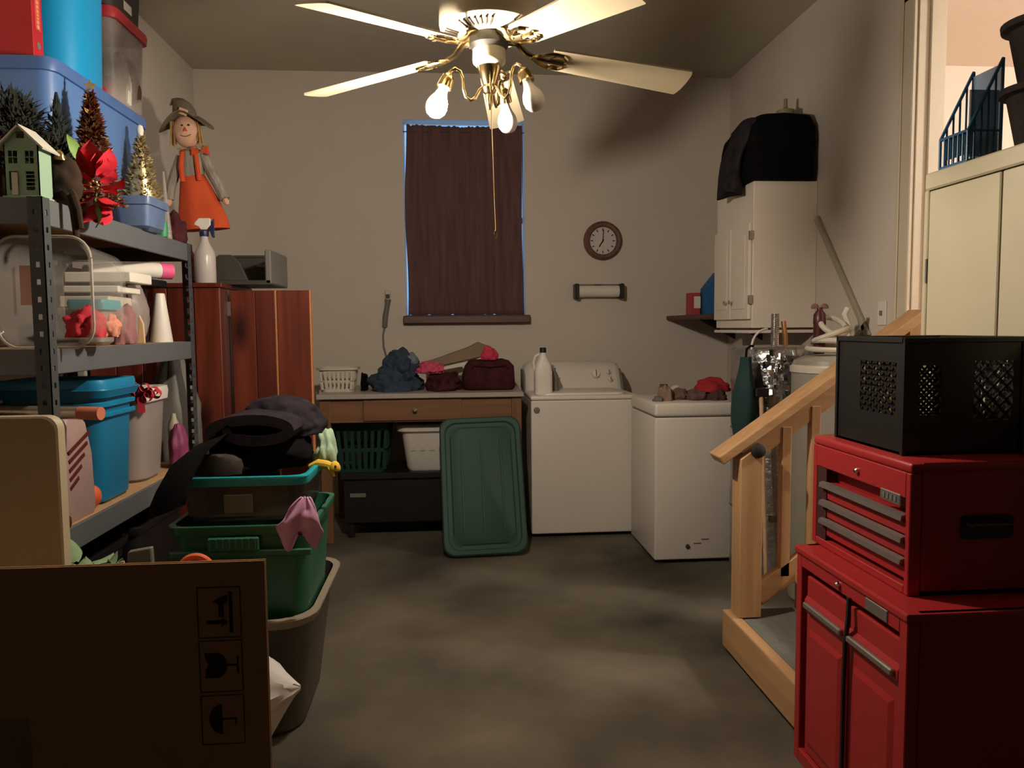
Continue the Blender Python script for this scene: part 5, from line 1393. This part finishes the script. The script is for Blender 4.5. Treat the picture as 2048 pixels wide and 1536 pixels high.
bm = nb(); lathe(bm, [(.046, 0), (.05, .008), (.05, .13), (.046, .155), (.03, .185), (.02, .21), (.017, .235)], 28, (sx_, sy_, az)); part('body', bm, mat('milky_bottle_plastic', '#c9bfb8', rough=.3, alpha=.85, var=.05), sb, smooth=True)
bm = nb(); lathe(bm, [(.02, .23), (.022, .235), (.022, .255), (.016, .262)], 20, (sx_, sy_, az)); part('collar', bm, mat('navy_plastic', '#252a4d', rough=.4), sb, smooth=True)
bm = nb(); prism(bm, [(sx_ - .045, az + .285), (sx_ - .038, az + .30), (sx_ - .02, az + .318), (sx_ + .034, az + .318), (sx_ + .036, az + .285), (sx_ + .014, az + .262), (sx_ - .014, az + .262), (sx_ - .016, az + .28)], 'y', sy_ - .014, sy_ + .014); part('trigger_head', bm, WHITE_PL, sb, bev=.003)
bm = nb(); prism(bm, [(sx_ + .02, az + .275), (sx_ + .05, az + .318), (sx_ + .046, az + .26), (sx_ + .05, az + .225), (sx_ + .04, az + .225), (sx_ + .03, az + .255)], 'y', sy_ - .009, sy_ + .009); part('trigger', bm, mat('navy_plastic', '#252a4d'), sb, bev=.002)
bm = nb(); lathe(bm, [(.02, 0), (.022, .02), (.022, .15), (.012, .17), (.011, .2)], 14, (-1.30, 4.02, az)); top('red_bottle', bm, mat('dull_red_bottle', '#6b2420', rough=.5), 'dull red bottle behind the spray bottle on wardrobe', 'bottle', smooth=True)

# scarecrow doll on a stake
scx, scy, scz = -1.33, 4.30, az
sd = thing('scarecrow_doll', 'scarecrow doll in orange overalls and floppy hat above the wardrobe', 'doll', (scx, scy, scz))
S = Matrix.Translation((scx, scy, 1.885)) @ Matrix.Rotation(D(-4), 4, 'Y')
bm = nb(); tube(bm, [(scx, scy, az), (scx + .005, scy, 1.98)], .009, 8); part('stake', bm, WOODITEM, sd)
bm = nb(); lathe(bm, [(.02, 0), (.03, .0), (.03, .02)], 12, (scx, scy, az)); part('stake_foot', bm, WOODITEM, sd)
# skirt-like overalls: flattened flared body
bm = nb()
def oval(z, x, rx, ry, n=28, wob=0):
    return [S @ Vector((x + rx * math.cos(2 * PI * i / n), ry * math.sin(2 * PI * i / n) * (1 + wob * math.sin(6 * PI * 2 * i / n)), z)) for i in range(n)]
loft(bm, [oval(.0, .02, .135, .06, wob=.1), oval(.05, .018, .13, .065, wob=.1), oval(.15, .01, .105, .06, wob=.06), oval(.25, -.005, .075, .05), oval(.29, -.01, .06, .045)]); part('overalls', bm, ORANGE, sd, smooth=True, angle=70)
bm = nb(); loft(bm, [oval(.27, -.01, .058, .046), oval(.34, -.008, .062, .05), oval(.40, -.006, .056, .045), oval(.425, -.004, .03, .03)]); part('shirt', bm, STRIPE, sd, smooth=True, angle=70)
for x in (-.05, .035):
    bm = nb(); tube(bm, [S @ Vector(p) for p in ((x, -.05, .25), (x, -.054, .33), (x * .8, -.04, .40), (x * .7, 0, .42))], .013, 8); part('strap', bm, ORANGE, sd, smooth=True)
bm = nb(); tube(bm, [S @ Vector(p) for p in ((-.06, 0, .39), (-.095, -.01, .31), (-.125, -.015, .23), (-.14, -.018, .17))], [.026, .026, .024, .026], 10); part('sleeve', bm, STRIPE, sd, smooth=True)
bm = nb(); tube(bm, [S @ Vector(p) for p in ((.055, 0, .39), (.09, -.012, .30), (.125, -.02, .22), (.15, -.025, .15))], [.026, .028, .026, .028], 10); part('sleeve', bm, STRIPE, sd, smooth=True)
for p, q in (((-.14, -.018, .17), (-.146, -.02, .135)), ((.15, -.025, .15), (.162, -.028, .12))):
    bm = nb(); tube(bm, [S @ Vector(p), S @ ((Vector(p) + Vector(q)) / 2), S @ Vector(q)], [.014, .017, .008], 8); part('hand', bm, SKIN, sd, smooth=True)
bm = nb()
for k in range(26):
    random.seed(k)
    a = random.uniform(0, 2 * PI)
    base = Vector((.055 * math.cos(a), .04 * math.sin(a), .43))
    bar(bm, S @ base, S @ (base * 1.35 + Vector((0, 0, -.19 + random.uniform(0, .05)))), .006, .002)
part('straw_collar', bm, STRAW, sd, kind='stuff')
bm = nb()
prism(bm, [(0, 0), (.045, .03), (.05, -.025)], 'y', -.008, .008); prism(bm, [(0, 0), (-.04, .03), (-.045, -.02)], 'y', -.008, .008)
bm.transform(S @ Matrix.Translation((.055, -.055, .40))); part('bow_tie', bm, ORANGE, sd, bev=.003)
# head: shaped with cheeks, nose, eyes, mouth
HM = S @ Matrix.Translation((-.015, 0, .52))
bm = nb()
t_ = bmesh.new(); bmesh.ops.create_icosphere(t_, subdivisions=4, radius=1)
for v in t_.verts:
    p = v.co.copy()
    q = Vector((p.x * .072, p.y * .06, p.z * .085))
    if p.y < 0:
        q.y -= .010 * math.exp(-((p.x ** 2 + (p.z + .1) ** 2) / .05))
        q.y -= .005 * math.exp(-(((abs(p.x) - .45) ** 2 + (p.z + .3) ** 2) / .05))
    v.co = HM @ q
vm = {v: bm.verts.new(v.co) for v in t_.verts}
for f in t_.faces:
    bm.faces.new([vm[v] for v in f.verts])
t_.free()
hd_ = part('head', bm, SKIN, sd, smooth=True, angle=180)
for x in (-.004, .03):
    bm = nb(); blob(bm, 0, 0, 0, .006, .004, .011, 1, 0, 1, 2, 0, 1); bm.transform(HM @ Matrix.Translation((x, -.06, .012))); part('eye', bm, INK, hd_, smooth=True)
bm = nb(); tube(bm, [HM @ Vector((-.02 + .055 * i / 6, -.060 + .004 * abs(i - 3) / 3, -.03 - .010 * math.sin(PI * i / 6))) for i in range(7)], .0018, 5); part('mouth', bm, mat('brown_thread', '#6a3b26', rough=.9), hd_)
bm = nb(); prism(bm, [(-.010, -.012), (.010, -.012), (0, .010)], 'y', -.076, -.070); bm.transform(HM @ Matrix.Translation((.014, 0, -.004))); part('nose', bm, ORANGE, hd_)
bm = nb()
for k in range(22):
    random.seed(100 + k)
    s = -1 if k % 2 else 1
    x0 = s * random.uniform(.05, .072)
    bar(bm, HM @ Vector((x0, random.uniform(-.04, .01), .05)), HM @ Vector((x0 * 1.15, random.uniform(-.05, .0), -.09 + random.uniform(0, .04))), .005, .003)
part('straw_hair', bm, STRAW, hd_, kind='stuff')
# floppy hat, brim drooping to the sides
bm = nb()
brim = []
for j in range(6):
    rr = .05 + .085 * j / 5
    brim.append([HM @ Vector((rr * math.cos(a) * 1.05, rr * .75 * math.sin(a), .075 - (.07 * (j / 5) ** 1.5) * abs(math.cos(a)) ** 1.5 + .012 * math.sin(3 * a))) for a in [2 * PI * i / 36 for i in range(36)]])
loft(bm, brim, False, False)
ht = part('hat_brim', bm, HATM, sd, smooth=True, angle=90)
md = ht.modifiers.new('thickness', 'SOLIDIFY'); md.thickness = .004
bm = nb(); loft(bm, [[HM @ Vector((x + r * math.cos(a), r * .8 * math.sin(a), z)) for a in [2 * PI * i / 24 for i in range(24)]] for x, r, z in ((0, .062, .07), (-.004, .058, .11), (-.012, .046, .145), (-.03, .03, .17), (-.05, .014, .165), (-.07, .006, .14))]); part('hat_crown', bm, HATM, sd, smooth=True, angle=90)
bm = nb(); box(bm, -.024, .024, -.066, -.058, -.016, .018, HM @ Matrix.Translation((.008, 0, .085)) @ Matrix.Rotation(D(25), 4, 'Y')); part('hat_patch', bm, SKIN, sd, bev=.003)

# ------------------------------------------------------------------ stacked totes on the floor
gt_ = tote('grey_tote', 'large grey floor tote with pale rim under the green tote', -.73, 2.77, 0, .52, .66, .43, GREY_T, taper=.80, r=.12, rim=True, rimm=GREY_RIM, rim_w=.03)
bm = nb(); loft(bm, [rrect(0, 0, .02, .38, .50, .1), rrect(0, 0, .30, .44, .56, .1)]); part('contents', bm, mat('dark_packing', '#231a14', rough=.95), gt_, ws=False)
gn = tote('green_tote', 'green plastic tote stacked inside the grey tote', -.675, 2.70, .301, .43, .46, .43, GREEN_T, taper=.86, r=.05, rim=True, rim_w=.02)
bm = nb(); box(bm, -.10, .06, -.252, -.236, .35, .395); hd2 = part('handle_grip', bm, GREEN_T, gn, ws=False, bev=.004)
bm = nb(); box(bm, -.222, .222, -.246, -.236, .33, .352); part('handle_band', bm, GREEN_T, gn, ws=False, bev=.004)
for k in range(8):
    bm = nb(); box(bm, -.095 + k * .02, -.089 + k * .02, -.256, -.25, .355, .39); part('grip_rib', bm, GREEN_T, hd2, ws=False)
cl = tote('clear_teal_bin', 'smoky clear bin with teal rim on top of the green tote', -.675, 2.70, .735, .40, .44, .15, SMOKE, taper=.9, r=.05, rim=True, rimm=TEAL, rim_w=.02)
bm = nb(); box(bm, -.055, .035, -.213, -.209, .03, .09); part('label', bm, mat('faded_label', '#7d7966', rough=.7), cl, ws=False, bev=.002)
bm = nb(); blob(bm, -.04, 0, .01, .13, .16, .13, 111, .2, 3, 4); part('contents', bm, mat('olive_cloth', '#55543f', rough=.95, var=.3), cl, ws=False, smooth=True)
# black folded garment bag, folds as a thick spiral roll
bk = thing('black_garment', 'folded black padded garment heaped on the teal-rimmed bin', 'clothes', (-.68, 2.72, .886))
bm = nb(); blob(bm, -.68, 2.72, .886, .2, .2, .15, 121, .22, 2.2, 5, .02); part('lower_heap', bm, BLACK_F, bk, smooth=True, angle=180)
bm = nb()
prof = []
for i in range(30):
    a = D(200) - i * D(14)
    r = .105 - .0016 * i
    prof.append((-.64 + r * 1.35 * math.cos(a), 1.02 + r * .42 * math.sin(a)))
th = .017
outer = [Vector((x, 0, z)) for x, z in prof]
nrm = []
for i, p in enumerate(outer):
    a = outer[max(i - 1, 0)]; b = outer[min(i + 1, len(outer) - 1)]
    t2 = (b - a).normalized(); nrm.append(Vector((-t2.z, 0, t2.x)))
poly = [(p + n_ * th) for p, n_ in zip(outer, nrm)] + [(p - n_ * th) for p, n_ in reversed(list(zip(outer, nrm)))]
loft(bm, [[Vector((p.x, y, p.z)) for p in poly] for y in (2.53, 2.545, 2.78, 2.80)])
part('fold_roll', bm, DARKGREY_F, bk, smooth=True, angle=40)
bm = nb(); blob(bm, -.60, 2.80, .98, .15, .14, .13, 123, .2, 2, 5, .02); part('upper_heap', bm, DARKGREY_F, bk, smooth=True, angle=180)
bm = nb(); loft(bm, [[Vector((x + .055 * math.cos(a), y + .04 * math.sin(a), z + .02 * math.cos(a))) for a in [2 * PI * i / 18 for i in range(18)]] for x, y, z in ((-.77, 2.54, 1.0), (-.82, 2.45, .95), (-.85, 2.405, .88), (-.865, 2.395, .84), (-.87, 2.39, .80))]); part('hanging_sleeve', bm, BLACK_F, bk, smooth=True, angle=70)
bm = nb(); blob(bm, -.795, 2.535, .94, .012, .008, .04, 2, .1, 2, 3); part('white_tag', bm, PAPER, bk, smooth=True)
sp = thing('brown_slipper', 'dark ribbed brown slipper poking over the teal rim', 'slipper', (-.74, 2.52, .885))
bm = nb()
loft(bm, [[Vector((-.76 + .08 * math.cos(a) * k, 2.535 + .035 * math.sin(a), .885 + z + .006 * math.cos(9 * a) * .2)) for a in [2 * PI * i / 28 for i in range(28)]] for z, k in ((0, 1), (.02, 1.05), (.045, .98), (.06, .7), (.066, .3))]); part('upper', bm, mat('dark_ribbed_brown', '#3a2c25', rough=.9, var=.3, scale=30, stretch=(6, 1, 1)), sp, smooth=True)
bm = nb(); box(bm, -.87, -.84, 2.50, 2.51, .885, .94); top('blue_tag', bm, mat('pale_blue_card', '#6f8fb0', rough=.7), 'pale blue card at the left of the teal rim', 'card', bev=.002)
lc = thing('lilac_cloth', 'lilac cloth spilling out of the teal-rimmed bin corner', 'cloth', (-.48, 2.5, .72))
bm = nb()
NX, NZ = 26, 30
rows = []
for j in range(NZ + 1):
    v = j / NZ
    row = []
    for i in range(NX + 1):
        u = i / NX
        hw = .012 + .06 * min(1, v * 1.5) ** .8 - .018 * max(0, v - .7) / .3
        x = -.462 + (u - .5) * 2 * hw - .03 * v + .006 * noise.noise(Vector((u * 3, v * 3, 2)))
        z = .825 - .145 * v - v * v * .028 * math.sin(u * 8.5 - .6) + .006 * noise.noise(Vector((u * 6, v * 3, 7)))
        y = 2.430 - .015 * math.sin(PI * v) + .008 * math.sin(u * 13 + 2 * v) * v + .008 * noise.noise(Vector((u * 4, v * 4, 0)))
        row.append(bm.verts.new((x, y, z)))
    rows.append(row)
for a, b in zip(rows, rows[1:]):
    for i in range(NX):
        bm.faces.new((a[i], a[i + 1], b[i + 1], b[i]))
o = part('cloth', bm, LILAC, lc, smooth=True, angle=90)
md = o.modifiers.new('thickness', 'SOLIDIFY'); md.thickness = .004
bm = nb(); blob(bm, -.478, 2.408, .71, .007, .004, .014, 3, .1, 2, 3); part('button', bm, MAROON, lc, smooth=True)
bm = nb(); blob(bm, -.445, 2.74, .872, .035, .05, .115, 131, .3, 3, 4, .05); top('mint_cloth', bm, MINT, 'mint green cloth tuffet beside the black garment', 'cloth', smooth=True, angle=180)
yt = thing('yellow_toy', 'small yellow plush toy hanging over the teal rim', 'toy', (-.43, 2.72, .84))
bm = nb()
tube(bm, [(-.49, 2.68, .875), (-.46, 2.67, .888), (-.43, 2.66, .885), (-.412, 2.655, .88)], [.012, .016, .015, .012], 10); part('body', bm, YELLOW, yt, smooth=True)
bm = nb(); blob(bm, -.402, 2.65, .865, .019, .017, .034, 2, .1, 2, 3); part('head', bm, YELLOW, yt, smooth=True)
bm = nb(); tube(bm, [(-.425, 2.655, .878), (-.415, 2.65, .86), (-.408, 2.648, .845)], [.011, .01, .006], 8); part('leg', bm, YELLOW, yt, smooth=True)
bm = nb(); blob(bm, -.398, 2.634, .88, .004, .003, .008, 2, 0, 2, 2); part('eye', bm, INK, yt, smooth=True)

# open carton on the floor with odds and ends
oc = thing('open_carton', 'dark brown open carton on the floor in front of the shelving', 'box', (-.93, 2.13, 0))
qx0, qx1, qy0, qy1, qz = -1.12, -.66, 1.95, 2.30, .63
for a in ((qx0, qx1, qy0, qy0 + .006), (qx0, qx1, qy1 - .006, qy1), (qx0, qx0 + .006, qy0, qy1), (qx1 - .006, qx1, qy0, qy1)):
    bm = nb(); box(bm, *a, 0, qz); part('side', bm, CARD, oc)
bm = nb(); box(bm, qx0, qx1, qy0, qy1, 0, .006); part('bottom', bm, CARD, oc)
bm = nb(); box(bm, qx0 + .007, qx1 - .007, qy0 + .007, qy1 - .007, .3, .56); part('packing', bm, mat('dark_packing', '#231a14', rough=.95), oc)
lf = thing('leaf_spray', 'pale green artificial leaves sticking out of the open carton', 'greenery', (-1.0, 2.2, .56))
LP = petal_mesh(.075, .05, LEAF2)
random.seed(12)
for k in range(16):
    p = bpy.data.objects.new('leaf', LP); C.objects.link(p); p.parent = lf
    a = k * 2.4
    p.location = (-.04 + .05 * math.cos(a), .0 + .04 * math.sin(a), .09 + random.uniform(0, .05))
    p.rotation_euler = Vector((math.cos(a), math.sin(a) * .8, random.uniform(-.1, .7))).to_track_quat('X', 'Z').to_euler()
bm = nb(); tube(bm, [(-1.03, 2.2, .56), (-1.035, 2.2, .68)], .006, 6); part('stem', bm, LEAF2, lf)
bm = nb(); prism(bm, [(-.99, .561), (-.925, .561), (-.925, .705), (-.945, .70), (-.975, .665)], 'y', 2.20, 2.206); top('white_envelope', bm, PAPER, 'white paper corner sticking out of the open carton', 'paper')
bm = nb(); prism(bm, [(-.95, .561), (-.86, .561), (-.865, .73), (-.93, .72)], 'y', 2.24, 2.262); top('grey_folder', bm, GREYL, 'grey slab standing in the open carton', 'folder', bev=.003)
orr = thing('orange_pail', 'orange plastic pail with handle loop inside the open carton', 'pail', (-.735, 2.15, .561))
bm = nb(); lathe(bm, [(.05, .001), (.062, .03), (.066, .12), (.062, .12), (.056, .03)], 24, (-.74, 2.15, .561)); part('pail', bm, ORANGE_P, orr, smooth=True)
bm = nb(); tube(bm, arc((-.712, 2.15, .682), .045, D(-5), D(185), 18), .009, 10); part('handle', bm, ORANGE_P, orr, smooth=True)

# crumpled white plastic bag between carton and grey tote
bm = nb()
loops = []
secs = [(-.655, 0, .40, .05), (-.63, 0, .415, .07), (-.60, .02, .41, .08), (-.575, .08, .40, .08), (-.55, .14, .385, .07), (-.525, .19, .36, .055), (-.50, .235, .335, .04), (-.478, .265, .315, .025), (-.46, .285, .30, .008)]
for j, (x, za, zb, dy) in enumerate(secs):
    lp = []
    for i in range(36):
        a = 2 * PI * i / 36
        cr_ = 1 + .16 * noise.noise(Vector((math.cos(a) * 3, math.sin(a) * 3, j * .6))) + .12 * noise.noise(Vector((math.cos(a) * 7, math.sin(a) * 7, j * 1.3)))
        z = (za + zb) / 2 + (zb - za) / 2 * math.sin(a) * cr_
        lp.append(Vector((x + .006 * noise.noise(Vector((i * .7, j, 0))), 2.25 + dy * cr_ * math.cos(a), max(z, .001))))
    loops.append(lp)
loft(bm, loops)
top('white_bag', bm, BAGP, 'crumpled white plastic bag standing before the grey tote', 'bag', smooth=True, angle=25)

# folded almond table standing on edge
ft = thing('folded_table', 'folded almond table standing upright behind the cardboard sheet', 'folding table', (-1.2, 1.765, 0))
bm = nb(); loft(bm, [[Vector((p.x, y, p.y)) for p in rrect(-1.19, .583, 0, .66 - 2 * i_, 1.165 - 2 * i_, .03, 5)] for y, i_ in ((1.742, .004), (1.746, 0), (1.776, 0), (1.78, .004))]); part('leaf', bm, mat('almond_laminate', '#aea285', rough=.5, var=.06), ft, smooth=True)
bm = nb(); tube(bm, [(-1.43, 1.79, .2), (-1.43, 1.79, 1.0), (-.95, 1.79, 1.0), (-.95, 1.79, .2)], .011, 8); part('leg_frame', bm, STEEL, ft, smooth=True)

# corrugated cardboard sheet with printed marks
cd = thing('cardboard_sheet', 'large brown corrugated cardboard sheet with fragile marks in the foreground', 'cardboard', (-.78, 1.2, 0))
kx0_, kx1_, kz = -1.30, -.294, .992
yy = 1.20
bm = nb(); box(bm, kx0_, kx1_, yy, yy + .0012, 0, kz); part('front_liner', bm, CARD, cd)
bm = nb(); box(bm, kx0_, kx1_, yy + .0088, yy + .010, 0, kz); part('back_liner', bm, CARD, cd)
bm = nb()
N = int((kx1_ - kx0_) / .0035)
va = []
for i in range(N + 1):
    x = kx0_ + (kx1_ - kx0_) * i / N
    y = yy + .005 + .0034 * math.sin(2 * PI * (x - kx0_) / .0142)
    va.append((bm.verts.new((x, y, 0)), bm.verts.new((x, y, kz - .001))))
for a, b in zip(va, va[1:]):
    bm.faces.new((a[0], b[0], b[1], a[1]))
part('fluting', bm, CARD_L, cd, smooth=True, angle=90)
def ink(bmf, name, lab=None):
    bm = nb(); bmf(bm); part(name, bm, INK, cd, label=lab)
yf0, yf1 = yy - .0006, yy
for za, zb in ((.872, .953), (.785, .868), (.70, .78)):
    def fr(bm, za=za, zb=zb):
        for a in ((-.398, -.332, za, za + .0012), (-.398, -.332, zb - .0012, zb), (-.398, -.3968, za, zb), (-.3332, -.332, za, zb)):
            box(bm, a[0], a[1], yf0, yf1, a[2], a[3])
    ink(fr, 'print_frame')
# up arrows (turned sideways)
def arrows(bm):
    prism(bm, [(-.352, .94), (-.36, .938), (-.374, .93), (-.366, .925), (-.366, .905), (-.358, .905), (-.358, .925), (-.352, .93)], 'y', yf0, yf1)
    prism(bm, [(-.352, .897), (-.362, .905), (-.362, .889)], 'y', yf0, yf1); box(bm, -.385, -.362, yf0, yf1, .894, .9)
    box(bm, -.35, -.345, yf0, yf1, .88, .945)
ink(arrows, 'print_arrows', 'dark printed handling arrows')
def glassp(bm):
    cup = [(-.390, .848), (-.372, .848)] + [(-.372 + .016 * math.sin(a), .828 + .02 * math.cos(a)) for a in [D(10 * k) for k in range(1, 18)]] + [(-.372, .808), (-.390, .808), (-.388, .822), (-.384, .83), (-.388, .838)]
    prism(bm, cup, 'y', yf0, yf1); box(bm, -.358, -.339, yf0, yf1, .8265, .8295); box(bm, -.341, -.3385, yf0, yf1, .814, .842)
ink(glassp, 'print_glass', 'dark printed wine glass mark')
def umb(bm):
    prism(bm, [(-.366, .765)] + [(-.366 - .02 * math.sin(a), .741 + .024 * math.cos(a)) for a in [D(12 * k) for k in range(1, 15)]] + [(-.366, .717)], 'y', yf0, yf1)
    box(bm, -.366, -.345, yf0, yf1, .7395, .7425); box(bm, -.347, -.344, yf0, yf1, .7325, .7425)
ink(umb, 'print_umbrella', 'dark printed umbrella mark')
bm = nb(); box(bm, -.76, -.655, yy - .0008, yy, .60, .757); part('tape_patch', bm, TAPE, cd, label='pale grey tape patch')
